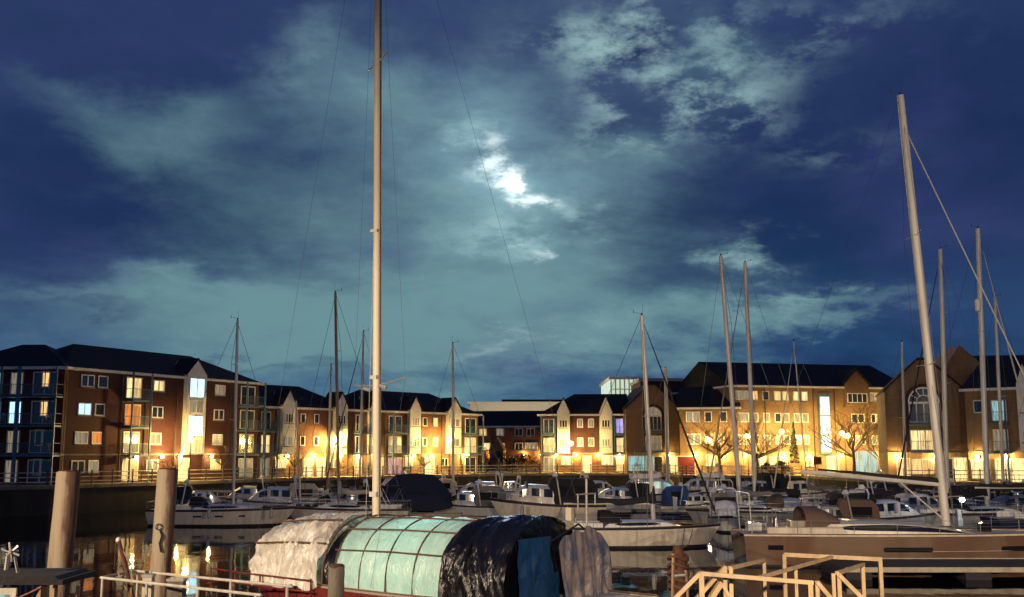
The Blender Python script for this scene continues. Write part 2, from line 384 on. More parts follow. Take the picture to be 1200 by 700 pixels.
# ------------------------------------------------------------------ setting: water, land, quay
QZ = 2.5
def at(px, Y): return ((px - CW/2)/F*Y/ (1/math.cos(TH)) * 1.0, Y)   # corrected below
def gx(px, Y, z=5.4):
    # world x of a point seen in column px at distance Y and height z
    dc = Y*math.cos(TH) + (z - CAMZ)*math.sin(TH)
    return (px - CW/2)/F*dc
def G(px, Y, z=5.4): return Vector((gx(px, Y, z), Y, 0))
EDGE = [(-420, 60), (-72, 66), (-45.5, 88.5), (-40.2, 94.2), (-27.5, 116.5), (-1.6, 146.5), (4, 149), (20, 149), (21.5, 136), (36, 134), (38.5, 106), (70, 98), (420, 60)]
def water():
    m = bpy.data.materials.new('harbour_water'); m.use_nodes = True; t = NT(m.node_tree); b = t.n['Principled BSDF']
    b.inputs['Base Color'].default_value = (.003, .005, .010, 1); b.inputs['Roughness'].default_value = .035
    b.inputs['IOR'].default_value = 1.33; b.inputs['Specular IOR Level'].default_value = .42
    tc = t.n.new('ShaderNodeTexCoord'); mp = t.n.new('ShaderNodeMapping'); mp.inputs['Scale'].default_value = (1, .55, 1); t.link(tc.outputs['Object'], mp.inputs[0])
    h = t.m('ADD', t.m('MULTIPLY', t.noise(mp.outputs[0], .35, 3, .5), 1.0), t.m('MULTIPLY', t.noise(mp.outputs[0], 2.2, 3, .5), .14))
    bp = t.n.new('ShaderNodeBump'); bp.inputs['Strength'].default_value = 1; bp.inputs['Distance'].default_value = .02
    t.link(h, bp.inputs['Height']); t.link(bp.outputs[0], b.inputs['Normal'])
    w = MB().quad((-3000, -600, 0), (3000, -600, 0), (3000, 3000, 0), (-3000, 3000, 0)).build('water', m); tag(w, kind='structure')
    g = MB()
    for i in range(len(EDGE)-1):
        a, b_ = EDGE[i], EDGE[i+1]
        g.quad((a[0], a[1]+.15, QZ), (b_[0], b_[1]+.15, QZ), (b_[0]*6, 2600, QZ), (a[0]*6, 2600, QZ))
    tag(g.build('ground', M['pave'], merge=True), kind='structure')
    q = MB(); c = MB()
    for i in range(len(EDGE)-1):
        a, b_ = Vector((*EDGE[i], 0)), Vector((*EDGE[i+1], 0)); z = Vector((0, 0, 1))
        q.quad(a - z, b_ - z, b_ + z*(QZ-.28), a + z*(QZ-.28))
        u = (b_-a).normalized(); w_ = Vector((-u.y, u.x, 0)); o = -w_*.12
        c.prism([a + o + z*(QZ-.28), b_ + o + z*(QZ-.28), b_ + w_*.5 + z*(QZ-.28), a + w_*.5 + z*(QZ-.28)], (0, 0, .31))
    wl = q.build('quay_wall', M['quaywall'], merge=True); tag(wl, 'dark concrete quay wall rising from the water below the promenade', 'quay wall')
    c.build('coping', M['concrete'], wl)
    # timber fenders on the wall
    return wl
water()

_rc = {}
def railing(a, b, label):
    a = Vector((*a, QZ)); b = Vector((*b, QZ)); L = (b-a).length; n = max(2, round(L/2.4)); u = (b-a)/L
    t = thing('quay_railing', label, 'railing', a, math.atan2(u.y, u.x), 'railings along the promenade edge')
    if 'post' not in _rc:
        o = MB().box(-.05, .05, -.05, .05, .03, 1.2).ball((0, 0, 1.25), .08, 6).build('post', M['black'], t); _rc['post'] = o
        first = True
    else: first = False
    for i in range(n+1):
        if i == 0 and first: continue
        reuse(_rc['post'], 'post', t, (L*i/n, 0, 0))
    for z in (1.12, .72, .32): MB().tube([(0, 0, z), (L, 0, z)], .042, 5).build('rail', M['wrail'], t)
def off(i, d=.45):
    a, b = Vector(EDGE[i]), Vector(EDGE[i+1]); u = (b-a).normalized(); w = Vector((-u.y, u.x)); return (a + w*d, b + w*d)
for i, lab in ((2, 'quay railing below the dark brick corner balconies'), (3, 'quay railing in front of the four storey red brick block'), (4, 'long quay railing in front of the orange brick terrace'),
               (6, 'quay railing in front of the white gabled bays and arched gable'), (8, 'quay railing in front of the long tan block with the lit stairwell'),
               (10, 'quay railing in front of the large arched gable at the right'), (5, 'short quay railing by the dark shrubs in the gap between blocks'), (7, 'quay railing returning towards the water beside the bare tree')):
    a, b = off(i); railing(a, b, lab)

# ------------------------------------------------------------------ buildings
_wc = {}
def cached(key, maker, name, parent, loc, rz=0):
    if key in _wc:
        o = reuse(_wc[key], name, parent, loc, rz)
    else:
        o = maker(); o.parent = parent; o.location = loc; o.rotation_euler = (0, 0, rz); _wc[key] = o
    return o
def frame_mesh(w, h, n, trans=0):
    def f():
        m = MB(); t = .10; y0, y1 = -.07, .05
        m.box(0, t, y0, y1, 0, h).box(w-t, w, y0, y1, 0, h).box(t, w-t, y0, y1, 0, t).box(t, w-t, y0, y1, h-t, h)
        for i in range(1, n): x = w*i/n; m.box(x-.05, x+.05, y0+.01, y1, t, h-t)
        if trans: m.box(t, w-t, y0+.015, y1, h*trans-.04, h*trans+.04)
        return m.build('window', M['frame'])
    return f
def window(b, x, z, w, h, kind='glass', n=2, y=0, name='window', trans=0, sill=True):
    fr = cached(('f', w, h, n, trans, name), frame_mesh(w, h, n, trans), name, b, (x, y, z)); fr.name = name
    def pm(): return MB().box(.06, w-.06, -.02, .0, .06, h-.06).build('pane', M[kind])
    cached(('p', w, h, kind), pm, 'pane', fr, (0, 0, 0))
    if sill:
        cached(('s', w), lambda: MB().box(-.08, w+.08, -.14, .02, -.1, -.005).build('sill', M['concrete']), 'sill', fr, (0, 0, 0))
    return fr
def balcony(b, x, w, z, y=0, d=1.25):
    def mk():
        return MB().box(0, w, -d, -.01, -.16, 0).build('balcony', M['blue'])
    s = cached(('bal', w, d), mk, 'balcony', b, (x, y, z))
    def rl():
        m = MB()
        for zz in (.12, 1.02): m.box(.02, w-.02, -d+.02, -d+.06, zz, zz+.05); m.box(.02, .06, -d+.06, -.02, zz, zz+.05); m.box(w-.06, w-.02, -d+.06, -.02, zz, zz+.05)
        k = int(w/.16)
        for i in range(1, k): m.box(w*i/k-.012, w*i/k+.012, -d+.028, -d+.052, .17, 1.02)
        return m.build('balcony_railing', M['blue'])
    cached(('balr', w, d), rl, 'balcony_railing', s, (0, 0, 0))
def balcony_bay(b, x, w, floors, sh, doors, y=0, posts=True, top=None):
    """doors: list of pane kinds from the ground floor up"""
    for k, kind in enumerate(doors):
        z = k*sh
        if k > 0: balcony(b, x, w, z, y)
        dw = min(w-.5, 2.3)
        window(b, x+(w-dw)/2, z+.12, round(dw, 2), 2.12, kind, 2, y, 'balcony_door', 0, False)
    if posts:
        H = sh*floors
        for xx in (x+.05, x+w-.05):
            cached(('bp', H), lambda: MB().box(-.07, .07, -1.32, -1.18, 0, H).build('balcony_post', M['blue']), 'balcony_post', b, (xx, y, 0))
def roof(b, L, D, z, h, hip0=True, hip1=True, ov=.35, name='roof'):
    m = MB(); y0, y1 = -ov, D+ov; x0, x1 = -ov, L+ov; a = (D/2+ov)*.95
    r0 = (x0 + (a if hip0 else 0), D/2, z+h); r1 = (x1 - (a if hip1 else 0), D/2, z+h)
    p = [(x0, y0, z), (x1, y0, z), (x1, y1, z), (x0, y1, z)]
    m.poly([p[0], p[1], r1, r0]); m.poly([p[2], p[3], r0, r1]); m.poly([p[1], p[2], r1]); m.poly([p[3], p[0], r0])
    m.poly(p[::-1])
    return m.build(name, M['slate'], b)
def fascia(b, L, D, z):
    m = MB(); m.box(-.42, L+.42, -.44, -.36, z-.2, z+.06)
    m.box(-.44, -.36, -.36, D+.36, z-.2, z+.06); m.box(L+.36, L+.44, -.36, D+.36, z-.2, z+.06)
    return m.build('fascia', M['white'], b)
def pipe(b, x, z, y=0):
    cached(('pipe', round(z, 1)), lambda: MB().tube([(0, -.1, 0), (0, -.1, z)], .06, 6).build('drainpipe', M['black']), 'drainpipe', b, (x, y, 0))
class Block:
    def __init__(s, label, pa, da, pb, db, H, D, upper, lower=None, sh=2.65, rh=2.9, hips=(True, True), cat='apartment block', fasc=True, noroof=False, base=0):
        s.A = G(pa, da); s.B = G(pb, db); s.L = (s.B-s.A).length; s.u = (s.B-s.A)/s.L; s.sh = sh; s.H = H
        s.e = thing('apartment_block', label, cat, (s.A.x, s.A.y, QZ), math.atan2(s.u.y, s.u.x), 'brick apartment blocks round the harbour')
        if lower:
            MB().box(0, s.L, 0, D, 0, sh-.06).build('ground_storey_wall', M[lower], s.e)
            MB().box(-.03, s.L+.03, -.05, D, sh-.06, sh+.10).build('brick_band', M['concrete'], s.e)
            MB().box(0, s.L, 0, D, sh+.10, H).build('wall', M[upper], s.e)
        else: MB().box(0, s.L, 0, D, 0, H).build('wall', M[upper], s.e)
        if not noroof:
            roof(s.e, s.L, D, H+.02, rh, *hips)
        if fasc: fascia(s.e, s.L, D, H)
    def x(s, px):
        r = (px - CW/2)/F*math.cos(TH)
        # point A + u*t with X/Y = r
        return (r*s.A.y - s.A.x)/(s.u.x - r*s.u.y)
    def win(s, px, k, w=1.5, h=1.15, kind='glass', n=2, z=1.0, y=0, trans=0):
        return window(s.e, s.x(px) - w/2, k*s.sh + z, w, h, kind, n, y, trans=trans)
    def bay(s, p0, p1, doors, floors=None, posts=True):
        x0, x1 = s.x(p0), s.x(p1); balcony_bay(s.e, x0, round(x1-x0, 2), floors or len(doors), s.sh, doors, posts=posts)
    def door(s, px, w=1.1, h=2.1, kind='doorlit'):
        x = s.x(px); o = cached(('dr', w, h, kind), lambda: MB().box(0, w, -.06, .0, 0, h).build('door', M[kind]), 'door', s.e, (x-w/2, 0, .02))
        cached(('drf', w, h), lambda: MB().box(-.09, 0, -.1, 0, 0, h+.09).box(w, w+.09, -.1, 0, 0, h+.09).box(0, w, -.1, 0, h, h+.09).build('door_frame', M['frame']), 'door_frame', o, (0, 0, 0))
    def clad(s, p0, p1, top, kinds=('glass', 'glass'), proud=.6, mat_='white', wn=3):
        """white clad bay with a small gable that breaks the eaves"""
        x0, x1 = s.x(p0), s.x(p1); w = x1-x0; z0 = s.sh+.02; zt = s.H + .35
        pts = [(x0, -proud, z0), (x1, -proud, z0), (x1, -proud, zt), ((x0+x1)/2, -proud, zt+top), (x0, -proud, zt)]
        o = MB().prism(pts, (0, proud+2.4, 0)).build('clad_bay', M[mat_], s.e)
        MB().prism([(x0-.14, -proud-.12, zt-.08), ((x0+x1)/2, -proud-.12, zt+top), (x1+.14, -proud-.12, zt-.08), (x1+.14, -proud-.12, zt+.06), ((x0+x1)/2, -proud-.12, zt+top+.14), (x0-.14, -proud-.12, zt+.06)], (0, proud+2.3, 0)).build('bay_roof', M['slate'], o)
        ww = round(w-.62, 2)
        for k, kd in enumerate(kinds):
            if kd: 
                f = window(o, (x0+x1)/2-ww/2, (k+1)*s.sh+.95, ww, 1.15, kd, wn, -proud)
        MB().box(x0-.02, x1+.02, -proud-.04, 0, 2*s.sh+.30, 2*s.sh+.40).build('band', M['frame'], o)
        return o

# --- four storey dark red block at the left and its wing
b1 = Block('four storey dark red brick block with a bright white stairwell bay', 71, 98, 301, 121, 10.6, 11, 'red', 'red', 2.65, 2.9)
W = [(98, 3, 'glass', 2), (116, 3, 'glass', 1), (96, 2, 'cool', 2), (114, 2, 'glass', 1), (94, 1, 'curtain', 2), (112, 1, 'orangelit', 1), (92, 0, 'glass', 2), (110, 0, 'curtain', 1),
     (182.5, 3, 'hot', 2), (182, 2, 'glass', 2), (181, 1, 'curtain', 2), (179, 0, 'curtain', 2), (255, 3, 'curtain', 2), (254.5, 2, 'glass', 2), (254, 1, 'curtain', 2), (253, 0, 'warm', 2)]
for px, k, kd, n in W: b1.win(px, k, 1.5 if n == 2 else 1.15, 1.15, kd, n)
b1.bay(141, 164.5, ['warm', 'curtain', 'orangelit', 'hot']); b1.bay(277, 299, ['curtain', 'glass', 'glass', 'glass'])
for px in (72.5, 139, 167, 203.5, 238, 267): pipe(b1.e, b1.x(px), 10.4)
b1.door(216, 1.3, 2.2); 
o = b1.clad(212, 235, 1.6, (None, None), .5)
x0, x1 = b1.x(214.5), b1.x(232.5)
for z0, z1, kd in ((2.75, 4.3, 'hot'), (4.5, 6.7, 'stair'), (6.9, 8.3, 'curtain'), (8.5, 10.6, 'stair')):
    window(o, x0, z0, round(x1-x0, 2), round(z1-z0, 2), kd, 2, -.5, 'stairwell_window', 0, False)
for px, z in ((205, 7.3), (241, 7.3)): pass
b1w = Block('dark brick wing with corner balconies at the left end', -75, 98.5, 70.5, 97.6, 10.6, 10, 'red', 'red', 2.65, 2.6)
b1w.bay(26, 70, ['glass', 'glass', 'glass', 'glass'], posts=True)
for k, kd in ((3, 'warm'), (2, 'warm'), (1, 'glass'), (0, 'glass')):
    b1w.win(49 if k > 1 else 45, k, .8, 1.5, kd, 1, .8, -.02)
b1w.bay(4, 25.5, ['curtain', 'curtain', 'cool', 'curtain']); b1w.bay(-22, 1, ['warm', 'glass', 'glass', 'teal'])
for k in range(4): b1w.win(-40, k)

# --- three storey orange terrace, two blocks
t2 = lambda px: (-29.4 + 24.1*(lambda r: (r*123+29.4)/(24.1-r*27))((px-600)/F), 123 + 27*(lambda r: (r*123+29.4)/(24.1-r*27))((px-600)/F))
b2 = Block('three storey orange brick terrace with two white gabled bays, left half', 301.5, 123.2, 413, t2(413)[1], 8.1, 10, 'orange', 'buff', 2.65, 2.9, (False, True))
b2.bay(302, 321, ['curtain', 'hot', 'glass']) if False else None
b2.bay(302.5, 318, ['curtain', 'hot', 'glass'])
b2.clad(327, 341.5, 1.7, ('curtain', 'glass')); b2.win(329, 0, 1.5, 1.1, 'hot', 3)
for px, kk in ((354, ('glass', 'glass')), (370, ('glass', 'glass'))):
    for k in (1, 2): b2.win(px, k, .75, 1.15, kk[k-1], 1)
b2.clad(389, 403, 1.7, ('curtain', 'glass')); b2.door(361, 1.3); b2.door(376, 1.1, 2.1, 'hot'); b2.win(391, 0, 1.3, 1.1, 'curtain', 2)
for px in (322, 345, 383, 407): pipe(b2.e, b2.x(px), 8)
b2r = Block('three storey orange brick terrace with navy hipped roof beside the gap, right half', 413.5, t2(413.5)[1], 560, 149.5, 8.1, 10, 'orange', 'buff', 2.65, 2.9, (True, True))
b2r.bay(414, 426, ['warm', 'glass', 'glass']); b2r.clad(430, 438, 1.5, ('curtain', 'curtain'), wn=2)
b2r.bay(453, 472, ['pink', 'curtain', 'glass']); b2r.clad(477, 489.5, 1.7, ('glass', 'curtain')); b2r.win(478, 0, 1.6, 1.2, 'warm', 3)
for px, a, c in ((497.5, 'glass', 'glass'), (510, 'warm', 'hot')):
    b2r.win(px, 1, .8, 1.15, a, 1); b2r.win(px, 2, .8, 1.15, c, 1)
b2r.door(503, 1.6, 2.2); b2r.door(447, 1.0, 2.1, 'warm'); b2r.clad(522, 537, 1.7, ('curtain', 'curtain'), wn=2); b2r.bay(543, 559, ['glass', 'hot', 'glass']); b2r.win(521, 0, 1.2, 1.1, 'glass', 2)
for px in (450, 474, 493, 517, 540): pipe(b2r.e, b2r.x(px), 8)

# --- set-back block in the gap
b3 = Block('low brick block set back behind dark shrubs in the gap', 553, 186, 640, 184, 7.3, 9, 'orange', None, 2.45, 2.8, (False, False))
for px, k, kd in ((566, 2, 'warm'), (586, 2, 'curtain'), (608, 2, 'glass'), (622, 2, 'glass'), (587, 1, 'warm'), (608, 1, 'glass'), (620, 1, 'curtain'), (625.5, 1, 'curtain'), (570, 1, 'hot'), (600, 0, 'glass')):
    b3.win(px, k, 1.4, 1.3, kd, 2, .75)
MB().prism([(b3.x(576), -3, 3.2), (b3.x(594), -3, 3.2), (b3.x(585), -3, 5.4)], (0, 3, 0)).build('porch_roof', M['tan'], b3.e)
MB().box(b3.x(577), b3.x(593), -2.9, 0, 0, 3.2).build('porch', M['buff'], b3.e)

# --- red brick block with white bays
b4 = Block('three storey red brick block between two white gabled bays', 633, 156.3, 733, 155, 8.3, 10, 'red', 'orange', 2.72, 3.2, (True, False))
b4.bay(635, 651.5, ['curtain', 'warm', 'glass']); b4.clad(653.5, 668, 2.0, ('curtain', 'glass')); b4.win(664, 0, 1.6, 1.3, 'hot', 3)
for px in (680, 693):
    for k in (1, 2): b4.win(px, k, .85, 1.25, 'curtain', 1)
b4.clad(703, 718, 2.2, ('curtain', 'glass')); b4.door(688, 1.1, 2.3, 'doorlit'); b4.win(713, 0, 2.0, 1.5, 'hot', 1)
b4.bay(720, 733, ['warm', 'warm', 'violet'])
for px in (652.5, 671, 700, 719): pipe(b4.e, b4.x(px), 8.2)

# --- arched gables
def arched(label, p0, p1, d0, d1, eav, apex, pa0, pa1, kinds, D=12, ground=('warm', 'hot')):
    A, B = G(p0, d0), G(p1, d1); L = (B-A).length; u = (B-A)/L
    e = thing('gabled_block', label, 'apartment block', (A.x, A.y, QZ), math.atan2(u.y, u.x), 'brick apartment blocks round the harbour')
    blk = Block.__new__(Block); blk.A = A; blk.u = u; blk.L = L; blk.e = e; blk.sh = 2.9; blk.H = eav
    MB().box(0, L, 0, D, 0, 2.8).build('ground_storey_wall', M['buff'], e)
    MB().prism([(0, 0, 2.9), (L, 0, 2.9), (L, 0, eav), (L/2+.5, 0, apex), (L/2-.5, 0, apex), (0, 0, eav)], (0, D, 0)).build('gable_wall', M['tan'], e)
    MB().box(-.04, L+.04, -.08, D, 2.8, 2.9).build('band', M['concrete'], e)
    m = MB()
    for s in (-1, 1):
        xe = L/2 + s*(L/2+.15); xr = L/2
        m.prism([(xe, -.25, eav-.25), (L/2+s*.5, -.25, apex+.02), (xr, -.25, apex+.02), (xr, -.25, apex+.24), (L/2+s*.5, -.25, apex+.22), (xe, -.25, eav-.02)], (0, D+.3, 0))
    m.build('roof', M['slate'], e)
    x0, x1 = blk.x(pa0), blk.x(pa1); r = (x1-x0)/2; cx = (x0+x1)/2; zc = 8.1
    arc = lambda rr, z=zc, n=20: [(cx + rr*math.cos(math.pi*i/n), z + rr*math.sin(math.pi*i/n)) for i in range(n+1)]
    # dark recessed surround
    sur = MB(); o_, i_ = arc(r+.35), arc(r)
    sur.grid([[(x, -.10, z) for x, z in o_], [(x, -.10, z) for x, z in i_]]); sur.grid([[(x, -.10, z) for x, z in i_], [(x, -.02, z) for x, z in i_]])
    sur.grid([[(x, -.10, z) for x, z in o_], [(x, 0, z) for x, z in o_]])
    for s in (0, 1):
        xa = x1 if s == 0 else x0-.35; sur.box(xa, xa+.35, -.10, 0, 2.95, zc)
    sur.build('brick_arch_surround', mat('dark_brick', (.05, .025, .02), .9, var=.4), e)
    fr = MB(); t = .09
    fr.grid([[(x, -.14, z) for x, z in arc(r)], [(x, -.14, z) for x, z in arc(r-t*1.6)]])
    fr.grid([[(x, -.14, z) for x, z in arc(r*.42+t)], [(x, -.14, z) for x, z in arc(r*.42)]])
    for k in range(1, 6):
        a = math.pi*k/6; c, s = math.cos(a), math.sin(a); nx, nz = -s*t/2, c*t/2
        p = [(cx+c*r*.42+nx, -.15, zc+s*r*.42+nz), (cx+c*r+nx, -.15, zc+s*r+nz), (cx+c*r-nx, -.15, zc+s*r-nz), (cx+c*r*.42-nx, -.15, zc+s*r*.42-nz)]
        fr.poly(p)
    fr.box(x0, x1, -.16, -.03, zc-.1, zc+.02)
    f = fr.build('arched_window', M['frame'], e)
    MB().poly([(x, -.05, z) for x, z in arc(r-.02)]).build('pane', M[kinds[2]], f)
    # glazed doors on the two upper floors with balconies
    w = round(r*2-.1, 2)
    window(e, x0+.05, 5.95, w, 2.05, kinds[1], 4, -.03, 'balcony_door', 0, False); window(e, x0+.05, 3.05, w, 2.15, kinds[0], 4, -.03, 'balcony_door', 0, False)
    balcony(e, x0-.1, round(w+.3, 2), 5.8, 0, .9); balcony(e, x0-.1, round(w+.3, 2), 2.98, 0, .9)
    return blk
g1 = arched('tall tan gable with arched window beside the white bays', 734, 796, 153, 153.4, 9.2, 12.4, 756, 776, ('curtain', 'glass', 'curtain'))
g1.win(744, 0, 2.0, 2.2, 'teal', 1, .2); g1.win(757, 0, 2.4, 2.2, 'teal', 2, .2); g1.door(771, 1.1, 2.2, 'black'); g1.door(788, 1.2, 2.3, 'doorlit')
g2 = arched('large tan gable with arched window between the masts at the right', 1040, 1134, 113, 111, 9.4, 12.5, 1067, 1104, ('hot', 'glass', 'glass'))
g2.door(1058, 1.2, 2.2, 'warm'); g2.win(1080, 0, 2.2, 1.6, 'warm', 2, .6); g2.door(1110, 1.0, 2.2, 'black'); g2.door(1124, 1.3, 2.3, 'doorlit')

# --- block right of the first arched gable, long block with the cool stairwell
b5 = Block('buff brick block with low slate roof behind the bare tree', 797, 142.4, 866, 140.6, 8.7, 9, 'tan', 'buff', 2.9, 3.0, (False, False))
for px, k, kd in ((809, 2, 'curtain'), (817, 2, 'curtain'), (810, 1, 'curtain'), (817.5, 1, 'curtain'), (831, 2, 'glass'), (831.5, 1, 'hot'), (849, 2, 'glass'), (845, 1, 'warm')): b5.win(px, k, .95, 1.4, kd, 1)
b5.door(804, 2.2, 2.3, 'redp'); b5.win(832, 0, 1.1, 1.6, 'hot', 1)
b6 = Block('long four storey tan block with a tall cool white stairwell strip', 859.5, 141, 1068, 147.5, 11.6, 19, 'tan', 'buff', 2.9, 3.9, (False, False))
MB().prism([(0, 0, 11.62), (0, 19, 11.62), (0, 9.5, 15.35)], (.35, 0, 0)).build('gable_wall', M['tan'], b6.e)
for px, ks in ((868, 'ccc'), (875, 'ccc'), (886, 'wcg'), (899.5, 'gcc'), (913, 'wgh'), (922.5, 'wcc'), (935.5, 'hcc'), (945, 'hcc'), (1003, 'ggc'), (1011, 'ggg'), (1026, 'cgc'), (1031, 'wgc')):
    for k in range(3):
        b6.win(px, 3-k, .95, 1.25, {'c': 'curtain', 'g': 'glass', 'w': 'warm', 'h': 'hot'}[ks[k]], 1)
for px in (889, 905, 918, 948): b6.win(px, 0, 1.1, 1.3, 'hot', 1)
# stairwell strip
x0, x1 = b6.x(961.5), b6.x(972.5)
MB().box(x0-.14, x1+.14, -.35, 0, 2.6, 10.7).build('stairwell_casing', M['blue'], b6.e)
for z0, z1 in ((2.9, 5.1), (5.25, 7.7), (7.85, 10.3)): window(b6.e, x0, z0, round(x1-x0, 2), round(z1-z0, 2), 'stair', 1, -.35, 'stairwell_window', 0, False)
for px in (955, 980, 898, 1018): pipe(b6.e, b6.x(px), 11.5)
# dormer gable over its windows
x0, x1 = b6.x(991), b6.x(1019)
MB().prism([(x0, -.5, 8.9), (x1, -.5, 8.9), (x1, -.5, 12.0), ((x0+x1)/2, -.5, 13.9), (x0, -.5, 12.0)], (0, 4, 0)).build('dormer_bay', M['tan'], b6.e)
MB().prism([(x0-.3, -.7, 11.9), ((x0+x1)/2, -.7, 13.95), (x1+.3, -.7, 11.9), (x1+.3, -.7, 12.15), ((x0+x1)/2, -.7, 14.2), (x0-.3, -.7, 12.15)], (0, 4.5, 0)).build('dormer_roof', M['slate'], b6.e)
window(b6.e, x0+.3, 9.5, round(x1-x0-.6, 2), 1.3, 'glass', 4, -.5)
for px, w in ((1012, 1.5), (975, 1.6)): b6.door(px, w, 2.3, 'doorlit')
x0 = b6.x(1002); MB().box(x0, b6.x(1022), -1.2, -.02, 0, 3.0).build('glazed_porch', M['teal'], b6.e)

b7 = Block('dark brick block with glazed balconies at the right edge', 1134.5, 109, 1230, 104, 9.2, 12, 'tan', 'buff', 2.9, 2.9, (False, False))
b7.bay(1162, 1186, ['hot', 'curtain', 'teal']); b7.win(1148, 0, 1.8, 2.0, 'hot', 1, .2); b7.win(1150, 2, 1.0, 1.3, 'glass', 1); b7.clad(1198, 1216, 2.0, ('glass', 'curtain')); b7.door(1192, 1.2, 2.2)
b8 = Block('tall brick gable rising behind the right hand roofs', 1101, 138, 1235, 136, 13.2, 14, 'tan', None, 2.9, 2.6, (True, False), fasc=False)
MB().prism([(b8.x(1108), -.4, 13.2), (b8.x(1165), -.4, 13.2), (b8.x(1131), -.4, 16.6)], (0, 10, 0)).build('gable_wall', M['tan'], b8.e)
b9 = Block('red brick house behind the gap with plain roof', 468, 200, 560, 205, 6.5, 9, 'red', None, 2.5, 2.6)

# --- far behind
def far(label, p0, p1, y0, y1, d, m, depth=30, name='far_building', roofy=None):
    a = P(p0, y1, d); b = P(p1, y1, d); zt = P((p0+p1)/2, y0, d).z
    e = thing(name, label, 'building', (a.x, d, QZ)); L = b.x-a.x
    MB().box(0, L, 0, depth, 0, zt-QZ).build('wall', M[m], e)
    MB().box(-.5, L+.5, -.6, depth, zt-QZ+.01, zt-QZ+.7).build('roof', M['slate'] if roofy is None else M[roofy], e)
    return e, L, zt-QZ
far('long pale flat roofed hall behind the low slate roofs', 550, 668, 474, 530, 300, 'far', roofy='far')
e, L, h = far('distant hall with dark curved roof behind the pale band', 590, 690, 471, 530, 340, 'black')
e, L, h = far('distant lit glass hall above the slate roofs', 717, 749, 445, 530, 270, 'farlit', roofy='white')
m = MB()
for i in range(7): m.box(L*i/6-.15, L*i/6+.15, -.3, -.02, 0, h)
for z in (.35, .7): m.box(0, L, -.25, -.02, h-7*z-.1, h-7*z+.1)
m.build('glazing_bars', M['frame'], e)
far('distant red brick hall behind the first arched gable', 752, 800, 447, 530, 250, 'red', roofy='far')

# ------------------------------------------------------------------ street lamps
def street_lamp(px, y, d, label, heads=1, dx=0, glow='lampglow'):
    p = P(px, y, d); h = p.z - QZ
    e = thing('street_lamp', label, 'street lamp', (p.x, d, QZ), 0, 'sodium street lamps on the promenade')
    MB().tube([(0, 0, 0), (0, 0, .8), (0, 0, .82), (0, 0, h-.25)], [.09, .09, .05, .04], 8).build('post', M['black'], e, True)
    for k in range(heads):
        ox = 0 if heads == 1 else (-.35 + .7*k); oz = 0 if heads == 1 else (-.2 if k else .1)
        if heads > 1: MB().tube([(0, 0, h-.3), (ox, 0, h-.3+oz)], .03, 6).build('arm', M['black'], e)
        cached(('glb', glow), lambda: MB().ball((0, 0, 0), .24, 12).build('globe', M[glow], None, True), 'globe', e, (ox, 0, h+oz))
        cached(('cap',), lambda: MB().tube([(0, 0, .25), (0, 0, .28), (0, 0, .38)], [.46, .40, .05], 14).tube([(0, 0, -.29), (0, 0, -.21)], [.06, .13], 8).build('lantern_cap', M['black'], None, True), 'lantern_cap', e, (ox, 0, h+oz))  # cap widened to keep lamp light off the upper storeys
street_lamp(223.5, 515, 106.6, 'sodium street lamp in front of the white stairwell bay')
street_lamp(394.5, 517, 130, 'sodium street lamp in front of the second white gabled bay')
street_lamp(526.5, 516, 141.5, 'sodium street lamp beside the fifth white gabled bay, near the gap')
street_lamp(669.5, 520, 152.3, 'sodium street lamp beside the first bay of the red brick block')
street_lamp(829, 515, 138, 'sodium street lamp left of the leafless tree')
street_lamp(876, 511, 137.5, 'sodium street lamp seen between the twin masts')
street_lamp(916, 506, 138, 'sodium street lamp beside the dark conical evergreen')
street_lamp(990, 509, 138.5, 'twin headed sodium street lamp below the dormer', 2)
street_lamp(1034, 507, 140, 'sodium street lamp beside the large arched gable', 1)
def wall_lamp(px, y, d, label):
    p = P(px, y, d)
    e = thing('wall_lamp', label, 'wall lamp', tuple(p), 0, 'bulkhead lamps on the ground floor walls')
    MB().box(-.16, .16, .0, .12, -.16, .16).build('back_plate', M['black'], e)
    MB().ball((0, -.07, 0), .13, 8).build('diffuser', M['wallbox'], e, True)
def wl(b, px, label, z=2.45, d=.25):
    x = b.x(px); w = b.A + b.u*x; n = Vector((b.u.y, -b.u.x, 0)); p = w + n*d
    e = thing('wall_lamp', label, 'wall lamp', (p.x, p.y, QZ+z), math.atan2(b.u.y, b.u.x), 'bulkhead lamps on the ground floor walls')
    cached(('wlp',), lambda: MB().box(-.16, .16, .06, .245, -.12, .12).build('back_plate', M['black']), 'back_plate', e, (0, 0, 0))
    cached(('wld',), lambda: MB().ball((0, -.07, 0), .13, 8).build('diffuser', M['wallbox'], None, True), 'diffuser', e, (0, 0, 0))
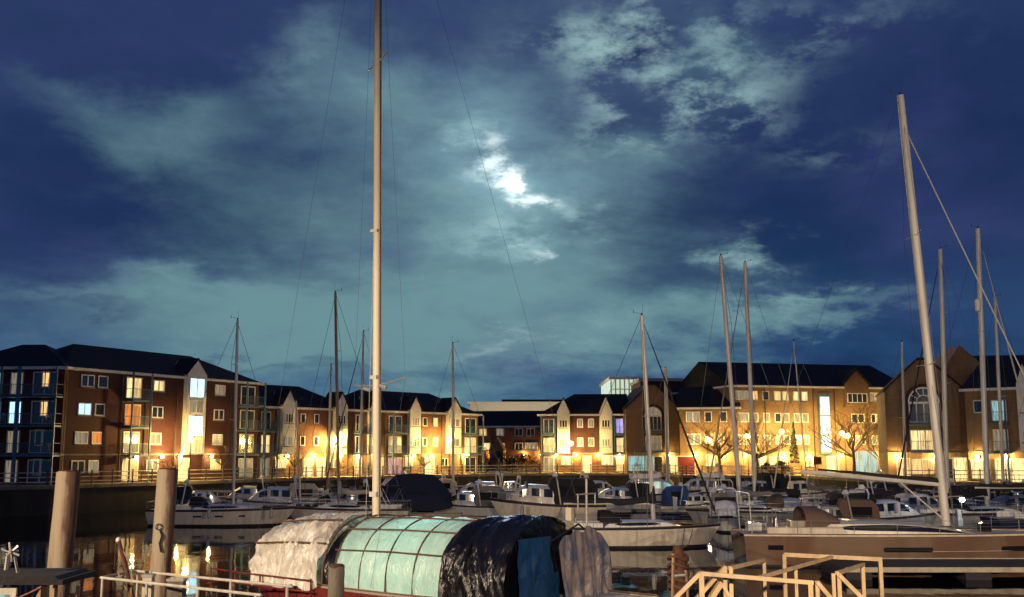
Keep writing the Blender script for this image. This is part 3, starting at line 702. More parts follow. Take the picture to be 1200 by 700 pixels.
for b, px, s in ((b1, 209, 'white stairwell entrance'), (b2, 366, 'two lit doors of the terrace'), (b2r, 503, 'wide lit doorway of the terrace'), (b2r, 418, 'first ground floor balcony door of the right terrace'),
                 (b4, 675, 'centre of the red block'), (b4, 726, 'narrow balconies next to the gable'), (g1, 783, 'lit door of the first arched gable'), (b5, 816, 'dark red entrance'), (b5, 848, 'buff block corner'),
                 (b6, 893, 'left windows of the long block'), (b6, 946, 'ground wall left of the stairwell strip'), (b6, 1024, 'porch of the long block'),
                 (b1, 158, 'lit balcony doors of the dark red block'), (b1, 188, 'first ground floor window left of the stairwell bay'), (b1, 246, 'ground wall right of the stairwell bay'), (b2, 335, 'three light window of the left terrace, added for wall glow'),
                 (b2, 398, 'second gabled bay of the left terrace'), (b2r, 440, 'narrow gabled bay of the right terrace, added for wall glow'), (b2r, 483, 'warm window under the gabled bay, added for wall glow'), (b2r, 541, 'last gabled bay before the gap, added for wall glow'), (b4, 652, 'left balconies of the red block'),
                 (b4, 701, 'bright ground window of the red block, added for wall glow'), (b6, 872, 'left corner of the long block, added for wall glow'), (b6, 918, 'evergreen of the long block, added for wall glow'), (b6, 985, 'ground wall right of the stairwell strip, added for wall glow'), (b6, 1004, 'glazed porch left side, added for wall glow'),
                 (b3, 577, 'porch in the gap, added to warm the brick'), (b3, 614, 'right windows of the set back block, added to warm the brick'), (b3, 634, 'corner of the set back block, added to warm the brick'), (g2, 1050, 'lit door of the large gable'), (g2, 1095, 'ground windows of the large gable'), (b7, 1146, 'big lit window near the right edge'), (b7, 1180, 'glazed balconies at the right edge')):
    wl(b, px, 'bulkhead lamp by the ' + s)  # extra wall lamps added to even out the amber ground floor glow

M['added_hall_glow'] = mat('added_hall_lamp_glow', (.1, .1, .1), emit=(1.0, .80, .52), estr=7000)  # glow of unseen lamps added to brighten the pale hall
street_lamp(585, 489, 270, 'added lamp, unseen behind the set back roofs, in front of the pale hall, left one', 1, 0, 'added_hall_glow')
street_lamp(628, 489, 268, 'added lamp, unseen behind the set back roofs, in front of the pale hall, right one', 1, 0, 'added_hall_glow')
# ------------------------------------------------------------------ trees and shrubs
def limb(m, p, d, L, r, depth, rg, spread=.55):
    n = 3; pts = [p]; rs = [r]; q = Vector(p); dd = Vector(d).normalized()
    for i in range(n):
        dd = (dd + Vector((rg.uniform(-1, 1), rg.uniform(-1, 1), rg.uniform(-.3, .6)))*.16).normalized()
        q = q + dd*L/n; pts.append(q.copy()); rs.append(max(.022, r*(1 - .38*(i+1)/n)))
    m.tube(pts, rs, 5 if depth > 2 else 3, cap=False)
    if depth == 0: return
    for k in range(3):
        t = rg.choice((1, 2, 3, 3)); a = rg.uniform(0, 2*math.pi)
        side = Vector((math.cos(a), math.sin(a), rg.uniform(.0, .7)))
        nd = (dd*(1-spread) + side*spread).normalized()
        limb(m, pts[t], nd, L*rg.uniform(.6, .85), rs[t]*.76, depth-1, rg, spread)
def bare_tree(px, d, h, label, seed, r=.2):
    rg = random.Random(seed); g = G(px, d); e = thing('bare_tree', label, 'tree', (g.x, d, QZ), 0, 'leafless trees on the promenade')
    MB().tube([(0, 0, 0), (.05, 0, h*.17), (-.04, .03, h*.34)], [r*1.3, r, r*.85], 8).build('trunk', M['bark'], e, True)
    m = MB(); big = h > 5
    for k in range(8 if big else 5):
        a = k*2*math.pi/(8 if big else 5) + rg.uniform(-.3, .3)
        limb(m, Vector((-.04, .03, h*rg.uniform(.24, .34))), (math.cos(a), math.sin(a), rg.uniform(.35, 1.3)), h*(.36 if big else .26), r*.7, 3 if big else 2, rg)
    m.build('crown', M['bark'], e)
bare_tree(843, 138.6, 8.0, 'leafless spreading tree beside the twin masts', 4)
bare_tree(887, 136.8, 7.6, 'leafless tree in front of the long block, left of the evergreen', 9)
bare_tree(1000, 137.2, 9.5, 'tall leafless tree below the dormer of the long block', 5, .2)
bare_tree(1032, 136.8, 7.0, 'small leafless tree next to the large arched gable', 21, .12)
bare_tree(199, 107, 3.6, 'thin leafless sapling right of the timber pile', 31, .07)
bare_tree(262, 112, 4.6, 'pale leafless sapling at the end of the four storey block', 33, .08)
bare_tree(346, 125, 4.0, 'leafless sapling in front of the orange terrace', 35, .08)
bare_tree(497, 139, 4.0, 'leafless sapling beside the wide lit doorway', 37, .08)
def shrub(px, d, w, h, label, seed, name='shrub', n=900, cone=False, zb=QZ):
    rg = random.Random(seed); g = G(px, d); e = thing(name, label, 'shrub', (g.x, d, zb), 0, 'evergreen shrubs on the quay')
    m = MB()
    for i in range(n):
        t = rg.random()
        if cone: rr = w/2*(1-t)**.8*rg.uniform(.4, 1.1); z = h*t
        else: ph = rg.uniform(0, math.pi/2); rr = w/2*math.cos(ph)*rg.uniform(.5, 1.08)*(1+.15*math.sin(5*t)); z = h*math.sin(ph)*rg.uniform(.6, 1.05)
        a = rg.uniform(0, 6.283); p = Vector((rr*math.cos(a), rr*math.sin(a), z)); s = rg.uniform(.08, .18)
        u = Vector((rg.uniform(-1, 1), rg.uniform(-1, 1), rg.uniform(-1, 1))).normalized(); v = u.cross(Vector((rg.uniform(-1, 1), .3, 1))).normalized()
        m.poly([p - u*s, p + v*s*.6, p + u*s, p - v*s*.6])
    m.build('foliage', M['leaf'], e); MB().tube([(0, 0, 0), (0, 0, h*.6)], .05, 5).build('stem', M['bark'], e)
shrub(561, 160, 4.5, 4.2, 'tall pale leafed shrub at the end of the orange terrace', 1, n=1400)
shrub(585, 166, 6, 3.0, 'round dark shrub below the porch in the gap', 2, n=1400)
shrub(612, 163, 7, 2.6, 'wide low dark shrub in the gap beside the red block', 3, n=1600)
shrub(930.5, 139, 1.3, 5.2, 'narrow dark conical evergreen in front of the long block', 4, 'conical_evergreen', 900, True, QZ+1.5)
shrub(915, 138.5, 3.2, 1.7, 'low green planting below the lamp beside the evergreen', 5)
shrub(898, 139, 2.4, 1.5, 'small green bush below the leafless tree', 6)
# ------------------------------------------------------------------ boats
def hb_(t, sw, mx=.45, p=2.2):
    return (sw + (1-sw)*math.sin(math.pi/2*t/mx)) if t < mx else max(.012, 1-((t-mx)/(1-mx))**p)
class Hull:
    def __init__(s, L, B, fb, sw=.72, rake=.9, sheer=.28, flare=.86, tr=.25):
        s.L, s.B, s.fb, s.sw, s.rake, s.sh, s.fl, s.tr = L, B, fb, sw, rake, sheer, flare, tr
    def z(s, t): return s.fb*(1 + s.sh*max(0, t-.25)**1.6 - .02)
    def hw(s, t): return s.B/2*hb_(t, s.sw)
    def pt(s, t, zf, side):     # zf: 0 waterline .. 1 sheer, negative below
        z = s.z(t)*zf if zf >= 0 else zf
        w = s.hw(t)*(s.fl + (1-s.fl)*max(zf, 0)**.8 if zf >= 0 else s.fl*(1+zf*1.1))
        k = t**7
        x = -s.L/2 + s.L*t - (1-max(zf, -.5))*s.rake*k - (1-t)**6*s.tr*(max(zf, 0)-.0)*-1*0 + (1-t)**8*s.tr*max(zf, 0)*-1
        if zf < 0: x *= .96
        return Vector((x, w*side, z))
    def build(s, par, topside, stripe='stripe', boot='stripe', anti='antifoul', band=True):
        ts = [0, .03, .08, .15, .25, .35, .45, .55, .65, .74, .82, .88, .93, .965, .985, 1]
        zs = [-.45, -.12, 0.0, .07, .13, .4, .7, .90, .95, 1.0]
        rows = [[s.pt(t, z, -1) for z in zs][::-1] + [s.pt(t, z, 1) for z in zs] for t in ts]
        n = len(zs)
        def mi(i, j):
            k = (n-2-j) if j < n-1 else (j-n)
            if j == n-1: return 1
            if k <= 1: return 1
            if k in (2,): return 1
            if k == 3: return 2
            if k == 8: return 3
            if k == 7 and band: return 2
            return 0
        m = MB(); m.grid(rows, mi); m.poly(rows[0], 0)
        h = m.build('hull', [M[topside], M[anti], M[boot], M[stripe]], par, True)
        return h
    def deckz(s, t, f=0): return s.z(t)-.05 + .05*(1-f*f)
    def deck(s, par, m='deck'):
        ts = [0.004, .03, .08, .15, .25, .35, .45, .55, .65, .74, .82, .88, .93, .965, .985, .998]
        g = MB(); g.grid([[Vector((s.pt(t, .97, 1).x, s.hw(t)*f*.99, s.deckz(t, f))) for f in (-1, -.6, 0, .6, 1)] for t in ts])
        d = g.build('deck', M[m], par, True)
        r = MB()
        for sd in (-1, 1): r.tube([s.pt(t, 1.0, sd)*1 + Vector((0, -sd*.03, .02)) for t in ts], .03, 4)
        r.build('toe_rail', M['teak'], par)
        return d
def cabin(h, par, t0, t1, wid, hgt, m='gel', name='cabin', win=(.15, .85), wm='tint', front=.35, back=.06, zoff=0, curve=0, wz=(.35, .78), nwin=1):
    """raised cabin between hull stations t0 (aft) and t1 (front)"""
    N = 12; rows = []; side = []
    for i in range(N+1):
        f = i/N; t = t0 + (t1-t0)*f
        w = min(wid/2, h.hw(t)-.28); w = max(w, .12)
        e = min(1, f/back) if back else 1; g = min(1, (1-f)/front)
        k = (.02 + .98*math.sin(math.pi/2*g)) * (.25+.75*e)
        hh = hgt*k*(1 + curve*math.sin(math.pi*f)); x = -h.L/2 + h.L*t; z0 = h.deckz(t)-.06+zoff
        rows.append([Vector((x, -w, z0)), Vector((x, -w*.93, z0+hh*.82)), Vector((x, -w*.72, z0+hh)), Vector((x, 0, z0+hh*1.07)), Vector((x, w*.72, z0+hh)), Vector((x, w*.93, z0+hh*.82)), Vector((x, w, z0))])
        side.append((x, w, z0, hh))
    mb = MB(); mb.grid(rows); mb.poly(rows[0]); mb.poly(rows[-1][::-1]); c = mb.build(name, M[m], par, True)
    if win:
        per = (win[1]-win[0])/nwin
        for sd in (-1, 1):
            for q in range(nwin):
                a = win[0] + per*q; b = a + per*(1 if nwin == 1 else .72); wmsh = MB(); K = 8; up = []; lo = []
                for i in range(K+1):
                    f = a + (b-a)*i/K; j = f*N; j0 = min(N-1, int(j)); u = j-j0
                    x, w, z0, hh = [side[j0][c_]*(1-u) + side[j0+1][c_]*u for c_ in range(4)]
                    tp = math.sin(math.pi*min(1, max(0.0, i/K)))**.35 if nwin == 1 else 1
                    zc = (wz[0]+wz[1])/2; dz = (wz[1]-wz[0])/2*tp
                    for L_, zf in ((lo, zc-dz), (up, zc+dz)):
                        ww = w*(1-.07*zf/.82)+.012; L_.append(Vector((x, sd*ww, z0+hh*zf)))
                wmsh.grid([lo, up]); wmsh.build('window', M[wm], c)
    return c
def sprayhood(h, par, t, w, ht, ln, m='navy', z=None):
    z0 = (h.deckz(t) if z is None else z); x = -h.L/2 + h.L*t; rows = []
    for k, (dx, q) in enumerate(((ln, .12), (ln*.72, .66), (ln*.35, .95), (0, 1.0), (-.25, .97))):
        rows.append([Vector((x+dx, w/2*math.cos(math.pi*i/10)*1.0, z0 + ht*q*math.sin(math.pi*i/10)**.55)) for i in range(11)])
    o = MB().grid(rows).build('sprayhood', M[m], par, True)
    r0, r1 = rows[0], rows[1]; pn = MB()
    for i0, i1 in ((3, 5), (5, 7)):
        a, b, c, d = r0[i0].lerp(r1[i0], .2), r0[i1].lerp(r1[i1], .2), r0[i1].lerp(r1[i1], .85), r0[i0].lerp(r1[i0], .85)
        o2 = Vector((.03, 0, .02)); pn.quad(a+o2, b+o2, c+o2, d+o2)
    pn.build('window', M['tint'], o)
    return o
def bimini(par, x, z, w, l, ht, m='navy'):
    rows = [[Vector((x+l*(i/4-.5), w/2*math.cos(math.pi*j/8), z+ht*(.86+.14*math.sin(math.pi*j/8)) - .1*abs(i/4-.5))) for j in range(9)] for i in range(5)]
    o = MB().grid(rows).build('bimini', M[m], par, True)
    f = MB()
    for xx in (-l/2, l/2):
        for s in (-1, 1): f.tube([(x, s*w/2, z-.2), (x+xx, s*w/2, z+ht*.86)], .02, 5)
    f.build('frame', M['steel'], o)
def rails(h, par, t0=.04, t1=.95, n=6, ht=.6):
    pts = lambda t, z, sd: h.pt(t, 1, sd) + Vector((0, -sd*.05, z))
    for sd in (-1, 1):
        for i in range(n):
            t = t0 + .04 + (t1-t0-.14)*i/(n-1); p = h.pt(t, 1, sd) + Vector((0, -sd*.05, 0))
            cached(('stn', ht), lambda: MB().tube([(0, 0, 0), (0, 0, ht)], .014, 4).build('stanchion', M['steel']), 'stanchion', par, p)
    w = MB()
    for sd in (-1, 1):
        for z in (ht*.55, ht): w.tube([pts(t0 + (t1-t0-.06)*i/8, z, sd) for i in range(9)], .010, 3)
    w.build('guard_wire', M['steel'], par)
    pu = MB(); a = [h.pt(t, 1, 1) + Vector((0, -.04, ht)) for t in (t1-.08, t1-.04, t1, .99)]; b = [Vector((v.x, -v.y, v.z)) for v in a][::-1]
    tip = Vector((h.pt(1, 1, 1).x+.12, 0, h.z(1)+ht)); pu.tube(a + [tip] + b, .016, 5)
    for v in (a[1], a[3], b[0], b[2]): pu.tube([v, v - Vector((.05, 0, ht))], .016, 5)
    pu.build('pulpit', M['steel'], par)
    ps = MB(); a = [h.pt(t, 1, 1) + Vector((0, -.04, ht)) for t in (.14, .06, .01)]; b = [Vector((v.x, -v.y, v.z)) for v in a][::-1]
    ps.tube(a + b, .016, 5)
    for v in a[:3] + b: ps.tube([v, v - Vector((0, 0, ht))], .014, 4)
    ps.build('pushpit', M['steel'], par)
def mast(par, xm, zb, top, r=.09, m='alu', spreaders=(.5,), sw=.9, flat=1.0):
    b = Vector((xm, 0, zb)); tp = Vector(top)
    pts = [b.lerp(tp, i/6) for i in range(7)]
    o = MB().tube(pts, [r, r, r, r, r, r*.95, r*.82], 10, flat=flat).build('mast', M[m], par, True)
    for s in spreaders:
        p = b.lerp(tp, s); q = MB()
        for sd in (-1, 1): q.tube([p, p + Vector((-.18, sd*sw, .04))], [.03, .018], 4)
        q.build('spreader', M[m], o)
    g = MB(); g.tube([tp, tp + Vector((-.02, 0, .16))], .05, 5).tube([tp + Vector((0, 0, .1)), tp + Vector((-.5, 0, .22))], .012, 3).tube([tp + Vector((-.5, 0, .12)), tp + Vector((-.5, 0, .36))], .02, 3)
    g.tube([tp + Vector((.05, 0, 0)), tp + Vector((.05, 0, .75))], .008, 3).build('masthead_gear', M['black'], o)
    return o
def rigging(h, par, xm, zb, top, furl=None, bowt=.985, spreaders=(.5,), sw=.9, th=.012, back=True, frac=1.0, m='wire', furlr=.055):
    tp = Vector(top); b = Vector((xm, 0, zb)); w = MB()
    for sd in (-1, 1):
        cp = Vector((xm-.15, sd*(h.hw(.56)-.06), h.z(.56)))
        prev = cp
        for s in spreaders: q = b.lerp(tp, s) + Vector((-.18, sd*sw, .04)); w.tube([prev, q], th, 3); prev = q
        w.tube([prev, b.lerp(tp, .98)], th, 3)
        w.tube([cp + Vector((-.4, 0, 0)), b.lerp(tp, spreaders[0]*.97)], th, 3)
    if back: w.tube([tp, Vector((-h.L/2+.1, 0, h.z(0)+.05))], th, 3)
    f0 = b.lerp(tp, frac*.985); f1 = Vector((h.pt(bowt, 1, 0).x, 0, h.z(bowt)+.15))
    w.tube([f0, f1], th, 3); w.build('rigging', M[m], par)
    if furl:
        pts = [f1.lerp(f0, k) for k in (.03, .1, .4, .7, .93)]
        MB().tube(pts, [furlr*.6, furlr*1.15, furlr*1.15, furlr*.85, furlr*.4], 6).build('furled_headsail', M[furl], par, True)
def boom(par, xm, z, ln, m='alu', cover='navy', rise=.0, cr=.17, sag=0):
    e = Vector((xm-ln, sag, z+rise)); a = Vector((xm-.12, 0, z))
    o = MB().tube([a, e], .06, 8).build('boom', M[m], par, True)
    if cover:
        pts = []; rs = []
        for i in range(9):
            k = i/8; pts.append(a.lerp(e, k*.97) + Vector((0, .02*math.sin(i*2.1), .12 + .05*math.sin(i*1.7)+ .28*max(0, .14-k)*4))); rs.append(cr*(1.35-.75*k)*(1+.12*math.sin(i*2.9)))
        MB().tube(pts, rs, 8, flat=.7).tube([a + Vector((.06, 0, 0)), a + Vector((.1, 0, 1.0))], [cr*1.2, .12], 8).build('sail_cover', M[cover], par, True)
    return o
def place(e, px, d, xl, hd):
    c, s = math.cos(R(hd)), math.sin(R(hd)); g = G(px, d, 1.0)
    e.location = (g.x - xl*c, g.y - xl*s, 0); e.rotation_euler = (0, 0, R(hd))
def tolocal(e, w):
    v = Vector(w) - e.location; c, s = math.cos(-e.rotation_euler.z), math.sin(-e.rotation_euler.z)
    return Vector((v.x*c - v.y*s, v.x*s + v.y*c, v.z))
def yacht(label, px, d, top, L=9.5, hd=0, hull='gel', stripe='stripe', cov='navy', hood='navy', furl='gel2', mf=.58, fb=None, B=None, mr=.085, mm='alu', spr=(.5,), sw=.9, bm=None, rl=True, ch=.45, win='tint', boomz=None, bl=None, hoodh=.75, th=.017, biminic=None, group='sailing yachts moored in the marina', frac=1.0, ports=0, back=True, wirem='wire'):
    fb = fb or L*.115; B = B or L*.31
    e = thing('sailing_yacht', label, 'sailing yacht', group=group)
    h = Hull(L, B, fb, .68, L*.09, .22); xm = -L/2 + L*mf; place(e, px, d, xm, hd)
    h.build(e, hull, stripe); h.deck(e)
    cabin(h, e, .30, .76, B*.62, ch, 'gel', win=(.12, .72), wm=win, nwin=3 if L < 9 else 1)
    zb = h.deckz(mf) + ch*.75
    x0 = -L/2 + L*.06; x1 = -L/2+L*.29; zz = h.z(.15)
    for s in (-1, 1): MB().box(x0, x1, s*B*.30-.06, s*B*.30+.06, zz-.05, zz+.28).build('cockpit_coaming', M['gel'], e)
    if hood: sprayhood(h, e, .30, B*.60, hoodh, L*.11, hood, h.deckz(.3)+ch*.55)
    tp = tolocal(e, P(top[0], top[1], d))
    mast(e, xm, zb, tp, mr*1.55, mm, spr, sw)
    rigging(h, e, xm, zb, tp, furl, spreaders=spr, sw=sw, th=th, frac=frac, back=back, m=wirem)
    boom(e, xm, zb + (boomz or .75), bl or L*.36, mm, cov)
    if rl: rails(h, e)
    if biminic: bimini(e, -L/2+L*.14, zz+.3, B*.62, L*.17, 1.5, biminic)
    for k in range(ports):
        x = .35 + k*.3/max(1, ports-1) if ports > 1 else .5
        for sd in (-1, 1):
            p = h.pt(x, .62, sd); MB().box(p.x-.3, p.x+.3, p.y-.02 if sd > 0 else p.y-.02, p.y+.02, p.z-.06, p.z+.06).build('portlight', M['tint'], e)
    # wheel and hatch
    MB().tube([(-L/2+L*.13 + 0, .42*math.cos(2*math.pi*i/14), zz+.55+.42*math.sin(2*math.pi*i/14)) for i in range(15)], .015, 4).tube([(-L/2+L*.14, 0, zz-.05), (-L/2+L*.14, 0, zz+.55)], .05, 5).build('steering_wheel', M['steel'], e)
    xh = -L/2+L*.80; MB().box(xh-.28, xh+.28, -.28, .28, h.deckz(.8)+.0, h.deckz(.8)+.10).build('hatch', M['tint'], e)
    return e, h
def motorboat(label, px, d, L=7.5, hd=0, hull='gel', top='gel', canopy=None, fly=False, fb=None, B=None, cab=(.30, .78), ch=1.15, stripe='stripe', arch=True, canz=1.55, win='tint', group='motor boats moored in the marina'):
    fb = fb or L*.125; B = B or L*.34
    e = thing('motor_boat', label, 'motor boat', group=group)
    h = Hull(L, B, fb, .88, L*.13, .55, .80, .1); place(e, px, d, 0, hd)
    h.build(e, hull, stripe); h.deck(e)
    c = cabin(h, e, cab[0], cab[1], B*.80, ch, top, name='wheelhouse', win=(.08, .80), front=.55, wm=win, wz=(.42, .86), nwin=3)
    # forward windscreen
    t = cab[1] - (cab[1]-cab[0])*.42; x = -L/2+L*t; z = h.deckz(t)
    w = MB(); w.box(x-.05, x+.05, -B*.30, B*.30, z+ch*.55, z+ch*1.10); w.build('windscreen', M['tint'], c)
    zz = h.z(.1); x0, x1 = -L/2+L*.05, -L/2+L*cab[0]
    if canopy:
        m = MB(); pr = [(x0, zz-.05), (x0+.12, zz+canz*.75), (x0+.5, zz+canz), (x1+.35, zz+canz*1.04), (x1+.55, zz+canz*.72), (x1+.1, zz-.05)]
        rows = [[Vector((x, y*(1 if zf < zz+.4 else .88), zf + (.07 if abs(y) < .1 else 0))) for y in (-B*.40, -B*.38, 0, B*.38, B*.40)] for x, zf in pr]
        m.grid(rows); m.poly([r[0] for r in rows]); m.poly([r[-1] for r in rows][::-1]); k = m.build('canopy', M[canopy], e)
        for s in (-1, 1): MB().box(x0+.55, x1-.1, s*B*.392-.012, s*B*.392+.012, zz+canz*.35, zz+canz*.75).build('window', M['curtain'] if canopy == 'x' else M['tint'], k)
    else:
        s_ = MB(); s_.box(x0+.2, x0+.7, -B*.36, B*.36, zz-.3, zz+.12).box(x1-.9, x1-.4, -B*.3, -B*.08, zz-.3, zz+.45); s_.build('seat', M['creamc'], e)
    if fly:
        zf = h.deckz(.5)+ch*1.02; xa, xb = -L/2+L*(cab[0]-.06), -L/2+L*(cab[1]-.26)
        f = MB(); f.box(xa, xb, -B*.36, B*.36, zf, zf+.10); 
        for s in (-1, 1): f.box(xa, xb-.1, s*B*.34-.03, s*B*.34+.03, zf+.1, zf+.42)
        f.prism([(xb-.1, -B*.36, zf+.1), (xb+.25, -B*.36, zf+.1), (xb-.25, -B*.36, zf+.75)], (0, B*.72, 0))
        f.build('flybridge', M[top], e); MB().box(xa+.4, xa+.9, -B*.22, B*.22, zf+.1, zf+.6).build('seat', M['creamc'], e)
    if arch:
        xa = -L/2+L*cab[0]; za = h.z(.3); ha = ch + (1.3 if fly else .75)
        pts = [(xa-.3, -B*.40, za), (xa-.05, -B*.38, za+ha*.85), (xa, -B*.28, za+ha), (xa, B*.28, za+ha), (xa-.05, B*.38, za+ha*.85), (xa-.3, B*.40, za)]
        a = MB().tube(pts, .06, 6).build('radar_arch', M[top], e, True)
        MB().tube([(xa, 0, za+ha), (xa, 0, za+ha+.12), (xa, 0, za+ha+.30)], [.22, .24, .12], 10).build('radar_dome', M['gel'], a, True)
        MB().tube([(xa, .4, za+ha), (xa-.1, .4, za+ha+1.6)], .01, 3).build('aerial', M['gel'], a)
    pu = MB(); P_ = [h.pt(t, 1, 1) + Vector((0, -.06, .5)) for t in (.55, .7, .82, .92, .98)]; Q = [Vector((v.x, -v.y, v.z)) for v in P_][::-1]
    pu.tube(P_ + [Vector((h.pt(1, 1, 0).x+.05, 0, h.z(1)+.5))] + Q, .018, 5)
    for v in P_ + Q: pu.tube([v, v - Vector((0, 0, .5))], .014, 4)
    pu.build('bow_rail', M['steel'], e)
    return e, h

# big bronze yacht at the right, seen side on
def big_yacht():
    d = 53.5; L = 17.2
    e = thing('sailing_yacht', 'large bronze hulled sailing yacht with a curved dark coachroof window, moored along the near pontoon', 'sailing yacht', group='sailing yachts moored in the marina')
    h = Hull(L, 4.4, 1.55, .80, .5, .06, .90, .15); g = G(868, d, 1.2); e.location = (g.x + L/2, d, 0); e.rotation_euler = (0, 0, R(-1))
    h.build(e, 'bronze', 'gel2', 'bronze', band=True); h.deck(e, 'deck')
    c = cabin(h, e, .20, .66, 2.9, .62, 'gel2', win=(.10, .93), front=.62, back=.03, wz=(.30, .80))
    for t, w_, zf in ((.435, 1.15, .55), (.735, .62, .56), (.08, .35, .6)):
        for sd in (-1, 1):
            p = h.pt(t, zf, sd); y = p.y; pts = []
            for k, (dx, dz) in enumerate(((-1, -.7), (-.93, -1), (.93, -1), (1, -.7), (1, .7), (.93, 1), (-.93, 1), (-1, .7))):
                q = h.pt(t + dx*w_/L, zf + dz*.075, sd); pts.append(q + Vector((0, sd*.014, 0)))
            MB().prism(pts, (0, -sd*.006, 0)).build('portlight', M['tint'], e)
    MB().tube([h.pt(t, .50, -1) + Vector((0, -.012, 0)) for t in (.5, .6, .7, .8, .9)], .012, 4).build('cove_line', M['gel2'], e)
    m = .585; xm = tolocal(e, P(1108, 605, d)).x; zb = h.deckz(.55)+.30
    tp = tolocal(e, P(1055, 112, d)); tp.y = 0
    mo = mast(e, xm, zb, tp, .21, 'alu', (.36, .66), 1.3, 1.0)
    b0, T = Vector((xm, 0, zb)), Vector(tp)
    w = MB()
    for sd in (-1, 1):
        cp = Vector((xm-.3, sd*1.95, h.z(.55)))
        q1 = b0.lerp(T, .36) + Vector((-.2, sd*1.3, 0)); q2 = b0.lerp(T, .66) + Vector((-.2, sd*1.1, 0))
        w.tube([cp, q1, q2, b0.lerp(T, .97)], .012, 3); w.tube([cp, b0.lerp(T, .35)], .012, 3)
    w.tube([T, (-L/2+.2, 0, h.z(0))], .010, 3)
    w.build('rigging', M['wire'], e)
    f1 = Vector((L/2+.25, 0, h.z(1)+.2))
    MB().tube([b0.lerp(T, .925), f1], .035, 5).build('forestay', M['wirel'], e)
    # boom with a slim pale sail bag
    za = tolocal(e, P(1106, 568, d)).z; zt = tolocal(e, P(940, 553, d)).z; xt = tolocal(e, P(940, 553, d)).x
    o = MB().tube([(xm-.15, 0, za), (xt, 0, zt)], .11, 8).build('boom', M['alu'], e, True)
    pts = [Vector((xm-.2, 0, za+.16)).lerp(Vector((xt+.8, 0, zt+.13)), k/6) + Vector((0, 0, .02*math.sin(k*2))) for k in range(7)]
    MB().tube(pts, [.16, .12, .10, .09, .07, .06, .05], 8, flat=.7).build('sail_cover', M['blackc'], e, True)
    k = Vector((xm-3, 0, za+.0)); MB().tube([Vector((xm, 0, zb+.2)), Vector((xm-2.2, 0, za+.15))], .04, 6).build('kicker', M['alu'], e)
    sprayhood(h, e, .185, 2.7, 1.0, 1.7, 'brownc', h.deckz(.2)+.25)
    rails(h, e, .02, .97, 8, .65)
    x0 = -L/2
    for s in (-1, 1):
        MB().tube([(x0+1.5, s*.95 + .5*math.cos(2*math.pi*i/18), h.z(.1)+.62+.5*math.sin(2*math.pi*i/18)) for i in range(19)], .02, 5).tube([(x0+1.65, s*.95, h.z(.1)-.1), (x0+1.6, s*.95, h.z(.1)+.7)], [.14, .08], 6).build('steering_wheel', M['steel'], e)
    MB().box(x0+2.4, x0+4.2, -.35, .35, h.z(.1)+.1, h.z(.1)+.55).build('cockpit_table', M['gel2'], e)
    for s in (-1, 1): MB().box(x0+1.0, x0+4.6, s*1.55-.14, s*1.55+.14, h.z(.1)-.02, h.z(.1)+.34).build('cockpit_coaming', M['gel2'], e)
    # liferaft, stern frame
    MB().tube([(x0+.3, -1.5, h.z(0)), (x0+.2, -1.5, h.z(0)+1.9), (x0+.2, 1.5, h.z(0)+1.9), (x0+.3, 1.5, h.z(0))], .03, 6).build('stern_arch', M['steel'], e)
    MB().box(x0+.35, x0+1.0, -.4, .4, h.z(0)+.05, h.z(0)+.45).build('liferaft', M['gel'], e)
    for xx in (.3, 1.6, 3.2, 5.0):
        MB().box(xm+xx, xm+xx+.5, -.25, .25, h.z(.6)+.02, h.z(.6)+.42).build('hatch', M['tint'], e) if xx in (1.6, 5.0) else None
    return e
big_yacht()

Y = yacht
# left part of the basin
Y('white sloop with a pale boom and mirrored hull, right of the second timber pile', 273, 81, (278.5, 375), 10.6, 1, 'gel2', cov=None, hood='blackc', furl=None, mf=.56, fb=1.2, mr=.07, spr=(.45, .75), ch=.4, ports=3, bl=2.9, boomz=1.0)
Y('sloop with a thin brown mast and two pairs of spreaders, behind the crumpled plastic cover', 397, 84, (393, 343), 9.5, 178, 'gel2', cov='creamc', hood='blackc', furl=None, mf=.56, mr=.075, mm='wood', spr=(.4, .72), sw=1.0, biminic='blackc')
Y('small sloop with a short pale mast left of the wooden masted sloop', 384, 103, (388, 428), 7.5, 185, 'gel', cov='greyc', hood=None, furl=None, mr=.07)
Y('white sloop with a slender pale mast just left of the tallest mast', 421, 101, (426, 389), 8.5, 184, 'gel', cov='blackc', hood='navy', furl='navy', mr=.07)
Y('sloop under a pitched navy tent cover beside the tallest mast', 531, 98, (530.5, 403), 9.5, 183, 'gel3', cov=None, hood=None, furl=None, mr=.07, spr=(.62,), boomz=.9, bl=5.5)
def tent_cover(label, px, d, L, W, z0, z1, hd, m, cat='boat cover', name='boat_cover'):
    g = G(px, d); e = thing(name, label, cat, (g.x, g.y, z0), R(hd))
    rows = []
    for i in range(9):
        k = i/8; x = -L/2 + L*k; hh = (z1-z0)*min(1, .35 + 1.6*math.sin(math.pi*k)**.8*.5)
        rows.append([Vector((x + .06*math.sin(j*2.3), W/2*y, hh*zz + .04*math.sin(i*2.7+j))) for j, (y, zz) in enumerate(((-1.02, -.15), (-1, .12), (-.55, .52), (0, 1), (.55, .52), (1, .12), (1.02, -.15)))])
    mb = MB(); mb.grid(rows); mb.poly(rows[0]); mb.poly(rows[-1][::-1]); mb.build('canvas', M[m], e, True)
    MB().tube([(-L/2-.3, 0, 1.0*(z1-z0)*.35), (0, 0, z1-z0+.02), (L/2+.2, 0, (z1-z0)*.35)], .05, 5).build('ridge_pole', M['wood'], e)
    return e
tent_cover('pitched navy canvas tent hung over the deck of a sloop, right of the tallest mast', 486, 91, 6.2, 3.0, 1.0, 3.6, 8, 'navy')
motorboat('small motor boat with navy canopy, left of the white sloop mast', 236, 97, 6.5, 12, canopy='navy')
